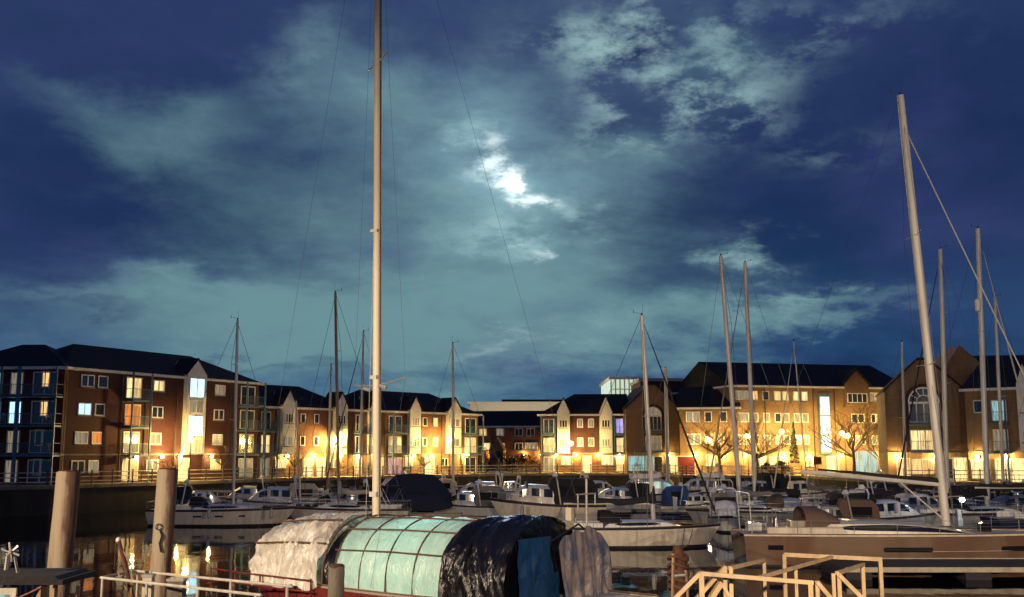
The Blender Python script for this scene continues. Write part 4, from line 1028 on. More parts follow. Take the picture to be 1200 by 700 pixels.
motorboat('white motor cruiser with a raked wheelhouse behind the white sloop', 322, 95, 8.5, 188, canopy='creamc', ch=1.3)
Y('white sloop with dark hoop cover seen over the crumpled plastic', 352, 90, (347, 470), 7.5, 176, 'gel', cov=None, hood='blackc', furl=None, mr=.05, biminic='blackc')
motorboat('motor boat with red stripe and dark canopy behind the wooden mast', 410, 95, 6.8, 200, canopy='blackc', stripe='redstripe')
motorboat('white motor boat with flybridge behind the tallest mast', 455, 106, 7.5, 165, fly=True)
# centre
motorboat('white cruiser with a long pale foredeck, left of the beige cabin cruiser', 562, 106, 8.8, 190, fly=False, ch=1.4)
motorboat('beige cabin cruiser with a long black canopy and square panes', 640, 82, 8.6, 184, 'gel2', 'gel2', 'blackc', cab=(.42, .86), ch=1.35, canz=1.9, fb=1.5)
motorboat('open cruiser with a black cockpit cover and raked screen', 722, 99, 7.8, 186, canopy='blackc', ch=1.2)
motorboat('flybridge cruiser with a row of pale side windows', 768, 110, 9.5, 3, fly=True, win='teal', ch=1.5)
motorboat('grey cruiser behind the moored yacht with the dark sail cover', 700, 118, 8, 10, canopy='creamc', ch=1.3)
motorboat('white hard top cruiser between the twin leaning masts', 822, 117, 9, 176, ch=1.5, fly=True)
motorboat('white cruiser with black bimini just below the lit promenade', 882, 112, 8, 200, canopy='blackc', ch=1.5, canz=2.2)
motorboat('low day boat with a blue cover beside the leaning masts', 815, 96, 6.5, 5, canopy='bluec', ch=.9)
motorboat('white day boat behind the beige cabin cruiser canopy', 672, 112, 7, 182, ch=1.2)
motorboat('small white cuddy boat at the foot of the orange terrace', 507, 124, 6.2, 170, canopy='creamc')
motorboat('tiny white dayboat moored below the gap between blocks', 600, 130, 6.0, 8)
Y('beige sloop with dark furled headsail and black sail cover, its bow to the right', 766, 63, (752, 370), 9.8, 1, 'gel2', cov='blackc', hood='blackc', furl='blackc', mf=.60, fb=1.15, mr=.085, ch=.42, boomz=.95, bl=5.2, spr=(.5,))
Y('small sloop with a thick white mast in front of the arched gable', 783, 113, (780, 432), 7.5, 2, 'gel', cov='blackc', hood=None, furl=None, mr=.13)
Y('sloop with a brown sprayhood and leaning mast, left one of a close pair', 868, 80, (844.5, 300), 9.8, 182, 'gel3', cov='greyc', hood='brownc', furl=None, mf=.58, mr=.105, spr=(.42, .72), hoodh=1.0)
Y('sloop with a leaning mast and crossed stays, right one of a close pair', 885.5, 88, (873, 308), 9.8, 176, 'gel', cov='blackc', hood='greenc', furl='greyc', mf=.58, mr=.11, spr=(.45,), hoodh=.95)
# right
Y('sloop with dark furled headsail behind the large bronze yacht', 1111, 84, (1102, 292), 10.5, 182, 'gel', cov='blackc', hood='navy', furl='blackc', mf=.58, mr=.12, spr=(.46, .74), th=.014)
Y('sloop with a radar reflector box halfway up its mast', 1158, 76, (1146, 268), 10.8, 4, 'gel3', cov='blackc', hood='blackc', furl='wirel', mf=.56, mr=.12, spr=(.62,), th=.012)
Y('sloop with a plain pale mast nearest the right edge', 1177, 92, (1166, 348), 9.5, 183, 'gel', cov='navy', hood='navy', furl=None, mf=.58, mr=.09)
Y('small sloop with a mast in front of the left side of the large gable', 1062, 104, (1057, 401), 8.5, 4, 'gel', cov='creamc', hood='blackc', furl=None, mr=.085)
Y('sloop with a pale leaning furled headsail left of the evergreen', 948, 98, (930, 400), 8.0, 175, 'gel', cov='greyc', hood='brownc', furl='gel2', mr=.04, spr=(.5,))
Y('dark hulled sloop mostly beyond the right edge with long backstays', 1300, 66, (1300, 60), 13, 0, 'navyhull', cov='blackc', hood='blackc', furl='navy', mf=.54, mr=.13, spr=(.4, .7), th=.014, bl=8.0, boomz=1.4)
motorboat('brown hooded motor boat behind the stern of the large bronze yacht', 975, 70, 6.5, 170, 'gel3', 'gel3', 'brownc', cab=(.36, .8))
motorboat('white motor boat with black canopy behind the bronze yacht coachroof', 1038, 74, 8.2, 8, 'gel3', 'gel', 'blackc')
motorboat('grey cruiser with dark wrap behind the leaning tall mast', 1190, 82, 8.4, 185, 'gel3', 'gel3', 'blackc')
motorboat('small cruiser in front of the bright ground floor windows', 1015, 104, 7.2, 186, 'gel', 'gel', 'navy')
motorboat('white cabin boat below the long railing of the tan block', 940, 118, 7.6, 3, ch=1.3)
motorboat('dark canopied boat close to the quay under the large gable', 1085, 95, 7.4, 177, 'gel3', 'gel3', 'blackc')

EXTRA = [('white cuddy cruiser moored stern first left of the flybridge cruiser', 742, 104, 7.0, 250, 'gel', None, 'M'),
 ('small white sports boat below the red brick block', 655, 124, 6.0, 20, 'gel', None, 'M'),
 ('white dayboat with cream cover under the arched gable', 760, 124, 6.4, 160, 'gel', 'creamc', 'M'),
 ('white hard top boat bow on, between the close pair of leaning masts', 856, 100, 7.4, 285, 'gel', None, 'M'),
 ('grey boat with green canopy right of the close pair of masts', 905, 92, 7.0, 8, 'gel3', 'greenc', 'M'),
 ('white cruiser bow on, left of the brown hooded boat', 925, 84, 7.2, 255, 'gel', 'blackc', 'M'),
 ('small white boat with navy cover under the boom of the bronze yacht', 1000, 90, 6.6, 172, 'gel', 'navy', 'M'),
 ('white flybridge boat right of the twin headed lamp', 1050, 112, 8.6, 10, 'gel', None, 'F'),
 ('white cruiser with its bow towards the leaning tall mast', 1075, 82, 7.8, 12, 'gel', None, 'M'),
 ('grey canopied boat beside the bright deck floodlight', 1142, 86, 7.0, 188, 'gel3', 'blackc', 'M'),
 ('white cruiser low behind the service pedestal at the right', 1128, 98, 8.0, 5, 'gel', None, 'M'),
 ('cream cruiser against the quay at the right edge', 1200, 94, 8.0, 175, 'gel2', 'blackc', 'F'),
 ('white boat moored across the berth behind the navy tent', 470, 115, 7.2, 200, 'gel', 'navy', 'M'),
 ('white speedboat in front of the low shrubs in the gap', 618, 113, 6.4, 12, 'gel', None, 'M'),
 ('small white boat with blue cover behind the wooden mast', 375, 100, 6.0, 15, 'gel', 'bluec', 'M'),
 ('pale cruiser close to the quay below the bare sapling', 290, 106, 6.8, 192, 'gel', 'blackc', 'M'),
 ('white cabin cruiser seen bow on right of the beige sloop', 850, 76, 7.0, 262, 'gel', 'greyc', 'M'),
 ('white open boat with grey cover left of the beige cabin cruiser', 548, 92, 7.2, 172, 'gel', 'greyc', 'M')]
for lab, px, d, L, hd, hu, can, k in EXTRA:
    motorboat(lab, px, d, L, hd, hu, 'gel' if hu != 'gel3' else 'gel3', can, k == 'F', ch=1.0 + (px % 7)*.08, cab=(.30 + (px % 5)*.02, .74 + (px % 3)*.03), arch=(px % 2 == 0))

# floodlight on a deck at the right, radar reflector, lifebuoy
p = P(1128, 586, 71.5)
e = thing('deck_floodlight', 'bright cool white deck floodlight shining on a boat at the right', 'floodlight', tuple(p))
MB().ball((0, 0, 0), .13, 10).build('lamp', mat('cool_floodlight_glow', (.1, .1, .1), emit=(.72, .92, 1.0), estr=260), e, True)
MB().box(-.16, .16, .14, .26, -.14, .14).tube([(0, .2, -.14), (0, .2, -1.2)], .03, 6).build('bracket', M['black'], e)
p = P(1150, 358, 76)
e = thing('radar_reflector', 'pale box shaped radar reflector on the mast nearest the right', 'radar reflector', (p.x-.3, p.y-.1, p.z)); MB().tube([(0, 0, -.45), (0, 0, -.36), (0, 0, .36), (0, 0, .45)], [.12, .2, .2, .12], 10).build('housing', M['gel'], e, True)
MB().tube([(.0, 0, 0), (.34, .08, 0)], .03, 5).build('bracket', M['black'], e)
def lifebuoy(px, y, d, label):
    p = P(px, y, d); e = thing('lifebuoy', label, 'lifebuoy', tuple(p), 0, 'red lifebuoys on the quay')
    MB().tube([(.36*math.cos(2*math.pi*i/18), 0, .36*math.sin(2*math.pi*i/18)) for i in range(19)], .09, 8).build('ring', M['redp'], e, True)
    MB().box(-.5, .5, .1, .16, -.5, .5).tube([(0, .13, -.5), (0, .13, QZ-p.z)], .04, 5).build('stand', M['redp'], e)
lifebuoy(958.5, 540, 134.6, 'red lifebuoy on its stand by the lit railing of the long block')
lifebuoy(166, 546, 101.5, 'red lifebuoy on its stand below the dark red block') if False else None

# pontoons
def pontoon(name, label, x0, x1, y0, y1, z=.5, rz=0, fingers=()):
    e = thing(name, label, 'pontoon', (0, 0, 0), 0, 'floating pontoons')
    MB().box(x0, x1, y0, y1, z-.18, z).build('decking', M['pontoon'], e)
    m = MB(); m.box(x0, x1, y0-.08, y0, z-.16, z+.05).box(x0, x1, y1, y1+.08, z-.16, z+.05); m.build('edging', M['pedge'], e)
    n = int((x1-x0)/5)
    fl = None
    for i in range(n+1):
        xx = x0 + .6 + (x1-x0-1.2)*i/max(1, n)
        cached(('float', round(y1-y0, 1)), lambda: MB().box(-.55, .55, .1, y1-y0-.1, -.3, z-.182).build('float', M['antifoul']), 'float', e, (xx, y0, 0))
    return e
pontoon('pontoon', 'near floating pontoon with pale edges in front of the large bronze yacht', 14.2, 46, 46.6, 50.6)
pontoon('pontoon', 'floating pontoon between the two rows of sloops at the right', 18, 60, 71.6, 73.2)
pontoon('pontoon', 'floating pontoon behind the mirrored white sloop', -26, -4, 86.6, 88.0)
pontoon('pontoon', 'floating pontoon behind the beige cabin cruiser', -2, 32, 92.4, 93.6)
pontoon('pontoon', 'far floating pontoon under the lit railing', -6, 34, 113.5, 114.6)
pg = MB().box(-.16, .16, -.16, .16, 0, .9).prism([(-.2, -.2, .9), (.2, -.2, .9), (.2, -.2, 1.05), (-.2, -.2, 1.15)], (0, .4, 0))
pgm = None
for i, (x, y, lab) in enumerate(((-22, 87.7, 'service pedestal behind the mirrored white sloop'), (-14, 87.7, 'service pedestal behind the tallest mast'),
                               (6, 93.3, 'service pedestal left of the flybridge cruiser'), (14, 93.3, 'service pedestal right of the flybridge cruiser'), (30, 72.9, 'service pedestal by the right hand sloops'))):
    if pgm is None: pgm = pg.build('service_pedestal', M['gel']); o = pgm
    else: o = pgm.copy(); COL.objects.link(o)
    o.location = (x, y, .5); tag(o, 'white power ' + lab, 'service pedestal', 'power pedestals on the pontoons')

fd = None
def fender(px, py, d, c, label):
    global fd
    p = P(px, py, d)
    if fd is None: fd = MB().tube([(0, 0, -.32), (0, 0, -.26), (0, 0, .26), (0, 0, .32)], [.04, .13, .13, .04], 10).tube([(0, 0, .3), (0, .02, .75)], .015, 4).build('fender', M['fend'], None, True); o = fd
    else: o = fd.copy(); COL.objects.link(o)
    o.location = p; tag(o, label, 'fender', 'fenders hung between the moored boats')
for px, py, d, lab in ((612, 598, 79.6, 'fender on the bow side of the beige cabin cruiser'), (665, 600, 79.6, 'fender below the black canopy of the beige cabin cruiser'), (245, 602, 78.6, 'fender on the mirrored white sloop, near its stern'),
    (318, 602, 78.8, 'fender on the mirrored white sloop, near its bow'), (700, 586, 96.5, 'fender on the open cruiser with the black cockpit cover'), (745, 582, 106, 'fender on the flybridge cruiser with pale side windows'),
    (1050, 596, 72, 'fender on the motor boat behind the bronze coachroof'), (960, 598, 68, 'fender on the brown hooded motor boat'), (560, 588, 103, 'fender on the cruiser with the long pale foredeck'), (900, 590, 90, 'fender on the grey boat with green canopy')):
    fender(px, py, d, 'fend', 'pale ' + lab)
# ------------------------------------------------------------------ covered workboat in the foreground
def covered_boat():
    ax = Vector((.82, -.572, 0)); N0 = Vector((-8.75, 36.0, 0)); W = 4.2
    rz = math.atan2(ax.y, ax.x)
    e = thing('covered_workboat', 'red workboat under hooped clear, turquoise and black tents, with the tallest pale mast', 'workboat', tuple(N0), rz)
    # local: x along the boat, y across (0 near side .. W far side)
    h = Hull(15.2, 4.7, 1.30, .8, 1.2, .12, .88, .1)
    sub = MB()
    hull = h.build(e, 'redhull', 'gel3', 'redhull', band=False); hull.location = (5.4, W/2, 0); hull.rotation_euler = (0, 0, math.pi)
    dk = h.deck(e, 'deck'); dk.location = (5.4, W/2, 0); dk.rotation_euler = (0, 0, math.pi)
    for c in list(e.children):
        if c.name.startswith('toe_rail'): c.location = (5.4, W/2, 0); c.rotation_euler = (0, 0, math.pi)
    Z0 = 1.28
    def prof(a, H, k=.75, bulge=0):
        c = -math.cos(a); return (W/2 + (W/2+bulge)*c*(1-.04*0), Z0 + H*math.sin(a)**k)
    def tent(name, s0, s1, H0, H1, m, amp, ns, nj, seed, sag=.0, hem=.15, k=.75, a0=0.0):
        rows = []
        for i in range(ns+1):
            f = i/ns; s = s0 + (s1-s0)*f; H = H0 + (H1-H0)*f
            r = []
            for j in range(nj+1):
                a = a0 + (math.pi-a0)*j/nj; y, z = prof(a, H, k)
                p = Vector((s*1.1, y*1.1, z*1.1+seed))
                q = mnoise.fractal(p*1.2, .8, 2.1, 4); q2 = abs(mnoise.noise(Vector((s*2.6+z*.9, y*.8+seed, z*1.1)))); q3 = mnoise.noise(Vector((s*5+z*2.2, seed, z*1.6)))
                q4 = abs(mnoise.noise(Vector((s*3.4 + z*(1.2 if math.sin(s*2.1) > 0 else -1.1), y*.35 + seed*2, z*.45)))); q5 = abs(mnoise.noise(Vector((s*7.5 - z*2.0, y*.5, z*1.1+seed))))
                dd = amp*(q*.6 + (.5-q2)*.3 + q3*.1 + (.45-q4)*1.9 + (.3-q5)*.22)
                dn = Vector((0, math.cos(math.pi-a)*1.0, math.sin(a)))
                sg = -sag*abs(math.sin(math.pi*(s/1.05)))
                if abs(a) < .02 or j == nj: z -= hem + .08*math.sin(s*5)
                r.append(Vector((s + amp*.35*q3, y, z)) + dn*(dd+sg))
            rows.append(r)
        return MB().grid(rows).build(name, M[m], e, True)
    def rib(s, H, r=.035, m='batten', name='rib', off_=.03, k=.75):
        pts = []
        for j in range(25):
            a = math.pi*j/24; y, z = prof(a, H+off_, k, off_); pts.append((s, y, z))
        return MB().tube(pts, r, 6).build(name, M[m], e, True)
    def batten(s0, s1, H0, H1, a, r=.035, k=.75, m='batten'):
        y0, z0 = prof(a, H0+.08, k, .08); y1, z1 = prof(a, H1+.08, k, .08)
        return MB().tube([(s0, y0, z0), ((s0+s1)/2, (y0+y1)/2, (z0+z1)/2+.03), (s1, y1, z1)], r, 6).build('batten', M[m], e, True)
    tent('plastic_cover', .30, 3.45, 1.75, 2.0, 'clear', .22, 150, 70, 3, .03, .1, .62)
    mm = MB(); rows = []
    for i in range(25):                                     # crumpled end wall of the clear tent
        a = math.pi*i/24; y, z = prof(a, 1.75, .62)
        rows.append([Vector((.30 - .35*(1-k/8)**1.0*math.sin(k*.9+i*.3)*.5, W/2 + (y-W/2)*k/8, Z0-.1 + (z-Z0+.1)*k/8)) for k in range(9)])
    mm.grid(rows).build('end_sheet', M['clear'], e, True)
    batten(.3, 3.5, 1.95, 2.18, .95, k=.62); batten(.3, 3.5, 1.95, 2.18, .42, k=.62); rib(3.5, 2.05, .04)
    H = 2.02
    tent('gap_shade_strip', 3.52, 4.0, 1.86, 1.86, 'btarp', .05, 14, 40, 5, .0, .1)  # black sheet put in as the shade of the open gap
    tent('turquoise_cover', 4.0, 8.2, H, H+.05, 'cyan', .06, 70, 48, 9, .02, .12)
    for s in (4.0, 5.05, 6.1, 7.15, 8.15): rib(s, H+.05, .028)
    for a in (.45, .88, 1.3): batten(3.9, 8.25, H, H+.05, a, .028)
    batten(3.9, 8.25, H, H+.05, 1.85)
    tent('black_cover', 8.15, 10.45, H+.10, H+.16, 'btarp', .11, 120, 80, 15, .02, .5)
    # end wall: black sheet behind, blue and grey tarpaulins hung over it
    def curtain(name, y0, y1, ztop, zbot, s, m, amp, fq, seed, flare=.0, topf=None, ny=60, nz=36):
        rows = []
        for i in range(ny+1):
            f = i/ny; y = y0 + (y1-y0)*f; r = []; zt = topf(f) if topf else ztop
            for j in range(nz+1):
                g = j/nz; z = zt + (zbot-zt)*g
                w_ = amp*(.25+.75*g)*(math.sin(f*fq + 1.3*math.sin(g*3+seed) + seed) + .5*math.sin(f*fq*2.3 + g*2 + seed*2) + 1.1*mnoise.noise(Vector((f*4, g*2.5, seed))))
                r.append(Vector((s + w_ + flare*g, y + flare*.4*g*(f-.5) + .04*math.sin(g*9+f*7), z)))
            rows.append(r)
        return MB().grid(rows).build(name, M[m], e, True)
    topp = lambda y: Z0 + (H+.14)*max(0, 1-((y-W/2)/(W/2))**2)**.375
    curtain('end_sheet', -.04, W+.04, 0, .45, 10.38, 'btarp', .04, 9, 1, topf=lambda f: topp(.02 + (W-.04)*f) + .10)
    curtain('blue_tarpaulin', .25, 1.95, 3.0, 1.95, 10.67, 'bluetarp', .035, 9, 4, .05)
    curtain('blue_tarpaulin', .15, 2.2, 1.98, .5, 10.76, 'bluetarp', .04, 7, 8, .10)
    curtain('grey_tarpaulin', 1.80, 4.55, 0, .55, 11.05, 'greytarp', .10, 24, 2, .30, topf=lambda f: 2.45 + .72*math.sin(math.pi*min(1, f*.9+.06))**.6 + .07*math.sin(f*11) + .05*math.sin(f*23), ny=110)
    MB().tube([(10.6, 1.75, 2.75), (11.0, 2.95, 3.30), (10.7, 4.5, 2.75)], .03, 5).build('ridge_rope', M['blackc'], e)
    # junk on top at the end: upright box, lines
    MB().box(10.4, 10.6, 3.2, 3.35, 3.1, 3.75).build('vent_box', M['creamc'], e)
    MB().tube([(10.9, 3.6, 2.9), (10.9, 3.6, 4.6)], .035, 6).tube([(10.9, 3.05, 4.15), (10.9, 4.15, 4.15)], .025, 5).tube([(10.9, 3.1, 4.15), (10.9, 3.1, 3.7)], .02, 5).tube([(10.9, 4.1, 4.15), (10.9, 4.1, 3.8)], .02, 5).build('antenna_stand', M['gel3'], e)
    # the tall mast
    base = N0 + ax*3.84 + Vector((.572, .82, 0))*W/2; d = base.y
    tp = P(444, -260, d); tp = Vector(tp)
    v = tp - N0; c, s = math.cos(-rz), math.sin(-rz); T = Vector((v.x*c - v.y*s, v.x*s + v.y*c, v.z)); T.y = W/2+ (T.y-W/2)
    b0 = Vector((3.84, W/2, 1.2)); n = 8
    o = MB().tube([b0.lerp(T, i/n) for i in range(n+1)], [.14, .14, .138, .135, .132, .128, .12, .11, .10], 16).build('mast', M['mastpaint'], e, True)
    MB().tube([b0.lerp(T, i/n) + Vector((.15, -.02, 0)) for i in range(n)], .022, 6).build('sail_track', M['batten'], o)
    k = .47; q = b0.lerp(T, .62)
    MB().tube([q + Vector((-.9, .5, .1)), q, q + Vector((.9, -.5, .1))], .03, 6).build('spreader', M['alu'], o)
    for k_, (f_, w_) in enumerate(((.10, .08), (.235, .06), (.41, .05))):
        q_ = b0.lerp(T, f_); MB().box(q_.x-.17, q_.x+.12, q_.y-.17, q_.y+.10, q_.z-w_, q_.z+w_).build('mast_fitting', M['alu'], o)
    MB().tube([(3.84+.35, W/2-.3, 1.9), b0.lerp(T, .5) + Vector((.17, -.1, 0)), b0.lerp(T, .98)], .012, 4).build('halyard', M['wirel'], o)
    MB().tube([(3.84-.3, W/2-.25, 1.9), b0.lerp(T, .3) + Vector((-.16, -.1, 0)), b0.lerp(T, .60)], .010, 4).build('halyard', M['wirel'], o)
    # lower crosstree with lamp and lines
    zc = 5.4 + (530-455)*d/F + .05; f = (zc-b0.z)/(T.z-b0.z); q = b0.lerp(T, f)
    ct = MB().tube([q + Vector((-2.15, 1.2, .15)), q, q + Vector((2.35, -1.3, .1))], .025, 6).build('crosstree', M['gel3'], o)
    for dx in (-.9, .55): MB().tube([q + Vector((dx-.15, -dx*.55, -.02)), q + Vector((dx+.15, -dx*.55, -.1))], .06, 6).build('lamp_housing', M['gel3'], ct)
    rg = MB()
    for a, b in ((q + Vector((2.35, -1.3, .1)), Vector((5.6, -.1, 1.4))), (q + Vector((-2.15, 1.2, .15)), Vector((1.0, W, 1.4))), (q + Vector((-2.15, 1.2, .15)), b0.lerp(T, .62) + Vector((-.9, .5, .1))), (q + Vector((2.35, -1.3, .1)), b0.lerp(T, .62) + Vector((.9, -.5, .1))),
                 (b0.lerp(T, .62) + Vector((-.9, .5, .1)), b0.lerp(T, .97)), (b0.lerp(T, .62) + Vector((.9, -.5, .1)), b0.lerp(T, .97)), (b0.lerp(T, .98), Vector((12.3, W/2, 1.5))), (b0.lerp(T, .98), Vector((-2.0, W/2, 1.6)))):
        rg.tube([a, b], .0055, 3)
    rg.build('rigging', M['wire'], e)
    # bulwark rail at the near side of the clear tent
    m = MB(); 
    for z in (1.5, 1.15): m.tube([(-1.9, .1, z), (0, -.12, z-.02), (3.2, -.25, z-.04)], .028, 6)
    m.build('bulwark_rail', M['redhull'], e)
    for s_ in (-1.6, -.4, .8, 2.0, 3.1): MB().tube([(s_, -.1, .9), (s_, -.1, 1.5)], .03, 5).build('rail_post', M['redhull'], e)
    lt = lamp('POINT', 'added_tent_light', (6.1, W/2+.1, 2.35), 110, (.65, 1.0, .92), shadow_soft_size=.15, parent=e)  # added lamp, put in so the turquoise sheet glows from inside
    return e
M['mastpaint'] = mat('cream_mast_paint', (.80, .68, .48), .45, var=.22, vscale=1.2, stretch=(1, 1, .3))
covered_boat()

# ------------------------------------------------------------------ piles
def pile(px0, px1, ytop, d, zb, label, tilt=0, seed=1, m='pile'):
    a = P(px0, ytop, d); b = P(px1, ytop, d); r = (b.x-a.x)/2; zt = a.z
    e = thing('timber_pile', label, 'mooring pile', ((a.x+b.x)/2, d, zb), 0, 'mooring piles standing in the basin')
    rows = []; n = 28; H = zt-zb; rg = random.Random(seed)
    for i in range(15):
        z = H*i/14; q = []
        for k in range(n):
            an = 2*math.pi*k/n; rr = r*(1 + .05*mnoise.noise(Vector((math.cos(an)*1.5, math.sin(an)*1.5, z*.5+seed))) + .012*math.sin(an*9+z))
            q.append((rr*math.cos(an) + tilt*(H-z)*-1, rr*math.sin(an), z + (.05*mnoise.noise(Vector((an, seed, 3))) if i == 14 else 0)))
        rows.append(q)
    mb = MB(); mb.grid(rows, close=True); mb.poly(rows[-1]); s = mb.build('shaft', M[m], e, True)
    MB().tube([(0, 0, H-.02), (0, 0, H+.05)], [r*.86, r*.8], 20).build('end_cap', M['rust'], e)
    return e, r, H
pile(67, 94, 553, 37, -.6, 'thick pale timber pile at the left with a rust streak and painted shade down its right side', .035, 1)
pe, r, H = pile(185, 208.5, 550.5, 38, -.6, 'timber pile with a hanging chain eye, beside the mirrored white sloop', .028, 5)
MB().tube([(-.05, -r-.03, H-2.05), (.03, -r-.06, H-2.25), (-.04, -r-.05, H-2.5), (.02, -r-.05, H-2.8)], .035, 6).tube([(-.1+.1*math.cos(a*.6), -r-.06, H-1.95+.1*math.sin(a*.6)) for a in range(11)], .025, 5).build('mooring_eye', M['black'], pe, True)
pile(385, 405, 665.5, 20, -.6, 'short grey weathered pile in front of the turquoise tent', 0, 8, 'greypile') if False else None
M['greypile'] = mat('weathered_timber', (.20, .17, .13), .85, var=.5, vscale=2.5, bump=.5, stretch=(2, 2, .5))
pile(385, 404, 664, 24, -.6, 'short grey weathered pile in front of the tents', 0, 8, 'greypile')

# ------------------------------------------------------------------ near quay, gangway rails
def nearquay():
    m = MB(); m.box(-60, 60, -30, 6.4, -1, 3.05); o = m.build('near_quay', M['concrete']); tag(o, kind='structure')
nearquay()
def bar(m, a, b, w=.055):
    w = w*.68
    a, b = Vector(a), Vector(b); d = (b-a).normalized(); up = Vector((0, 0, 1)) if abs(d.z) < .85 else Vector((0, 1, 0))
    s = d.cross(up).normalized()*w/2; t = s.cross(d).normalized()*w/2
    m.prism([a-s-t, a+s-t, a+s+t, a-s+t], b-a)
def gangway():
    dn, df = 11.0, 13.6
    e = thing('gangway', 'gangway with yellow painted tubular rails and angled braces at the bottom right', 'gangway', (gx(900, dn), dn, 2.2))
    O = Vector(e.location)
    A = lambda px, py, d: P(px, py, d) - O
    Zb = 2.75-O.z
    def post(px, py, d, w=.06, px2=None):
        t = A(px, py, d); b = Vector((t.x, t.y, Zb)); m = MB(); bar(m, b, t, w); m.build('post', M['yrail'], e)
    def rl(p, q, w=.055, name='rail'):
        m = MB(); bar(m, A(*p), A(*q), w); m.build(name, M['yrail'], e)
    post(821.5, 671, dn, .075); post(949, 682, dn, .07); post(856, 665, dn+.25, .06); post(849, 664, dn+.1, .06)
    post(932, 663, 12.6, .055); post(957, 681, dn+.02, .06); post(976, 672, dn+.15, .055); post(982.5, 671.5, dn+.12, .06)
    post(895, 656, df-.1, .06); post(1010.5, 661, df-.1, .065); post(918.5, 649.5, df+.6, .07); post(1031, 655, df+.6, .07)
    rl((819, 672, dn), (953, 683, dn), .06); rl((918, 650, df+.6), (1033, 655.5, df+.6), .075)
    rl((855, 666, dn+.25), (896, 656.5, df-.1)); rl((981, 672, dn+.12), (1012, 661.5, df-.1)); rl((883, 679, dn+.05), (975, 653, df+.5))
    rl((821, 671, dn), (786, 706, dn), .06, 'brace'); rl((850, 664, dn+.1), (815, 703, dn+.02), .055, 'brace'); rl((845, 683, dn-.2), (826, 712, dn-.25), .075, 'brace')
    rl((957, 682, dn), (983, 712, dn), .06, 'brace'); rl((983, 674, dn+.1), (1016, 707, dn+.1), .06, 'brace'); rl((846, 684, dn-.2), (858, 706, dn-.2), .05, 'brace')
    m = MB(); m.box(A(800, 690, dn).x, A(1000, 690, dn).x, -4.4, 3.4, Zb-.12, Zb); m.build('walkway', M['pontoon'], e)
    for xx in (A(800, 690, dn).x, A(1000, 690, dn).x): MB().box(xx-.06, xx+.06, -4.4, 3.4, Zb-.3, Zb-.002).build('beam', M['yrail'], e)
gangway()
def white_rail():
    # pontoon ramp with a white double rail at the bottom left
    a, b = P(118, 677, 26), P(300, 697, 22.5); O = Vector((a.x, a.y, 1.0))
    e = thing('ramp', 'sloping ramp with white tubular rails at the bottom left', 'ramp', tuple(O)); L = b-a
    def q(f, dz, back=0): return (a + L*f - O) + Vector((.35*back, 1.4*back, dz))
    for bk in (0, 1):
        for dz in (0, -.5): MB().tube([q(0, dz, bk), q(.5, dz, bk), q(1.03, dz, bk)], .032, 7).build('rail', M['wrail'], e, True) if not (bk and dz) else None
        for f in (.015, .33, .66, 1.0): MB().tube([q(f, -1.15, bk), q(f, 0, bk)], .032, 7).build('post', M['wrail'], e)
    MB().tube([q(0, 0, 0), q(0, 0, 1)], .032, 6).build('rail', M['wrail'], e)
    p0, p1, p2, p3 = [Vector(v) for v in (q(0, -1.17), q(1.03, -1.17), q(1.03, -1.17, 1), q(0, -1.17, 1))]
    MB().prism([p0, p1, p2, p3], (0, 0, -.12)).build('walkway', M['pontoon'], e)
white_rail()
# rusty leaning pole and mooring posts
p = P(139, 633, 27); b = P(157, 712, 26.2)
e = thing('rusty_pole', 'leaning rusty orange pole with a pale knob, behind the white rails', 'pole', tuple(b)); v = p-b
MB().tube([(0, 0, 0), v*.5 + Vector((.03, 0, 0)), v], [.07, .055, .05], 8).build('shaft', M['rust'], e, True); MB().ball(v, .075, 10).build('knob', M['gel2'], e, True)
MB().tube([v*.1 + Vector((-.02, -.05, 0)), v*.62 + Vector((.20, -.05, .0)), v*.9], .022, 5).tube([v*.1, v*.45 + Vector((-.22, 0, .1)), v*.80], .02, 5).build('rope', M['wood'], e, True)
for px0, px1, y, d, lab in ((167, 178, 674, 25.6, 'pale square post standing behind the white rail below the pile'), (196, 214, 679, 25.0, 'broader grey post behind the white rail, right of the pale square one')):
    a, c = P(px0, y, d), P(px1, y, d); w = c.x-a.x
    e = thing('mooring_post', lab, 'mooring post', (a.x, d, .2), 0, 'square posts behind the white rail')
    MB().box(0, w, 0, w, 0, a.z-.25).build('shaft', M['greypile'] if px0 > 180 else M['creamc'], e); MB().prism([(-.02, -.02, a.z-.25), (w+.02, -.02, a.z-.25), (w+.02, w+.02, a.z-.25), (-.02, w+.02, a.z-.25)], (0, 0, .06)).build('cap', M['gel3'], e)
# mooring dolphin with ropes left of the gangway
c = P(794, 640, 24); e = thing('rope_wrapped_post', 'rusty mooring post wrapped in brown rope with two lines led up to a bow', 'mooring post', (c.x, 24, -.5))
zt = c.z+.5; MB().tube([(0, 0, 0), (0, 0, zt-1.2), (.02, 0, zt-.5), (0, 0, zt)], [.14, .16, .20, .10], 10).build('shaft', M['rust'], e, True)
rp = MB()
for k in range(5):
    z = zt-.25-k*.16; rp.tube([(.22*math.cos(2*math.pi*i/12), .22*math.sin(2*math.pi*i/12), z+.05*math.sin(i)) for i in range(13)], .035, 5)
rp.build('rope_coil', M['batten'], e, True)
MB().tube([(-.12, -.16, zt-.15), (-.17, -.2, zt-1.2), (-.10, -.2, zt-2.4)], .035, 5).tube([(.14, -.16, zt-.5), (.19, -.2, zt-1.4), (.12, -.2, zt-2.5)], .03, 5).build('hanging_rope', M['wood'], e, True)
MB().tube([(-.12, -.24, zt-.62), (.12, -.24, zt-.60)], .045, 8).build('shackle', M['steel'], e)
ln = MB(); O = Vector(e.location)
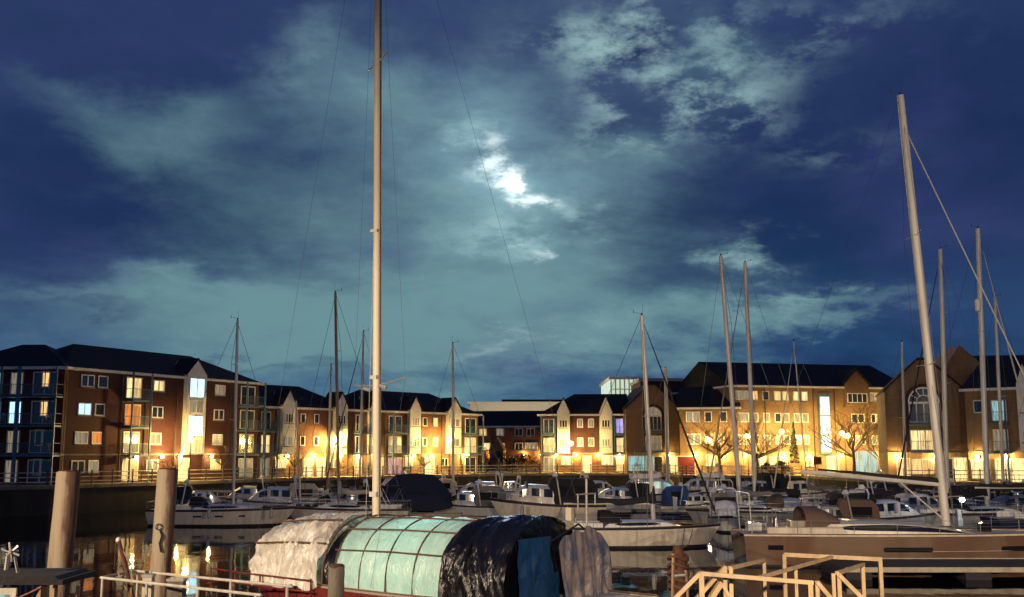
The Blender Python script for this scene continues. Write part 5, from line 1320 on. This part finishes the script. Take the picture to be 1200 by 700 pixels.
for tx, ty in ((802, 620), (812, 620)):
    q = P(tx, ty, 61.9) - O; ln.tube([(0, 0, zt-.1), Vector((0, 0, zt-.1)).lerp(q, .5) - Vector((0, 0, .35)), q], .02, 4)
ln.build('mooring_line', M['batten'], e)

# ------------------------------------------------------------------ dark wheelhouse boat at the bottom left
def wheelhouse():
    d = 22; p = P(0, 677, d); z = p.z; x0 = gx(-70, d); x1 = gx(78, d)
    e = thing('wheelhouse_boat', 'dark workboat wheelhouse with a flat roof and a pale framed window, bottom left corner', 'workboat', (x0, d, 0))
    L = x1-x0
    h = Hull(9, 2.8, 1.1, .85, .8, .3); hu = h.build(e, 'navyhull', 'gel3'); hu.location = (2.2, 1.4, 0); dk = h.deck(e)
    dk.location = (2.2, 1.4, 0)
    for c in e.children:
        if c.name.startswith('toe_rail'): c.location = (2.2, 1.4, 0)
    MB().box(-.1, L+.1, -.05, 1.7, z-.14, z-.04).prism([(0, 0, z-.04), (L, 0, z-.04), (L-.1, 0, z+.02), (.3, 0, z+.02)], (0, 1.6, 0)).build('roof', M['blackc'], e)
    xw = gx(28, d)-x0
    f = MB(); f.box(.6, xw, .05, .12, z-.34, z-.20).box(xw-.10, xw, .04, .12, z-1.6, z-.34).box(xw-.52, xw-.45, .05, .12, z-1.6, z-.34); f.build('window_frame', M['gel2'], e)
    MB().box(.6, xw-.1, .13, .16, z-1.6, z-.34).build('pane', M['teal'], e)
    for px in (58, 72): xx = gx(px, d)-x0; MB().tube([(xx, .1, .9), (xx, .1, z-.16)], .05 if px == 72 else .12, 6).build('post', M['wood'], e)
    MB().tube([(gx(88, d)-x0, .3, .9), (gx(94, d)-x0, .3, z-.2)], .04, 6).build('post', M['wood'], e)
    MB().tube([(xw+.1, .0, z-.4), (gx(58, d)-x0, .0, z-.2)], .03, 5).build('handrail', M['redp'], e)
    cs = MB(); 
    for k, (px, dz) in enumerate(((36, .95), (44, 1.0), (78, .8))):
        xx = gx(px, d)-x0; cs.tube([(xx + .22*math.cos(i*.6), .5 + .1*math.sin(i), z-dz+.22*math.sin(i*.6)) for i in range(11)], .03, 5)
    cs.build('rope_coil', M['wirel'], e, True)
    MB().box(x1-x0-.75, x1-x0-.25, .4, .9, .9, z-.62).build('locker', M['greyc'], e)
    return z
zr = wheelhouse()
p = P(13, 647, 22.6); 
e = thing('wind_turbine', 'small six bladed wind generator on a pole above the dark wheelhouse roof', 'wind generator', (p.x, 22.6, zr+.02))
hz = p.z - zr-.02
MB().tube([(.12, .1, 0), (.06, .05, hz-.1)], .028, 6).tube([(.06, .05, hz-.1), (.02, .05, hz)], .03, 6).build('pole', M['gel3'], e); MB().tube([(0, -.06, hz), (0, .0, hz), (0, .30, hz)], [.03, .06, .02], 10).build('nacelle', M['gel3'], e, True)
bl = None
for k in range(6):
    a = k*math.pi/3 + .3; c, s = math.cos(a), math.sin(a)
    if bl is None: bl = MB().prism([(.03, -.03, -.012), (.20, -.035, -.028), (.20, -.02, .016), (.03, -.03, .02)], (0, -.01, 0)).build('blade', M['gel3'], e); o = bl
    else: o = reuse(bl, 'blade', e)
    o.location = (0, 0, hz); o.rotation_euler = (0, a, 0)
MB().tube([(-.35, .6, 0), (-.33, .6, .35)], .05, 6).build('vent', M['gel3'], e)

# ------------------------------------------------------------------ floodlight masts of the near quay (behind the photographer)
for i, (loc, en, aim, sz) in enumerate(FLOODS):
    e = thing('floodlight_mast', ['tall floodlight mast on the near quay, far to the left', 'floodlight mast on the near quay behind the viewer', 'tall floodlight mast on the near quay, far to the right'][i], 'floodlight mast', (loc[0], loc[1]-.6, 3.05), 0, 'floodlight masts of the near quay')
    H = loc[2]-3.05
    MB().tube([(0, 0, 0), (0, 0, H+.3)], [.14, .08], 10).tube([(0, 0, 0), (0, 0, .4)], .25, 10).build('post', M['black'], e, True)
    MB().box(-.35, .35, .05, .3, H-.22, H+.25).build('lamp_head', M['black'], e)
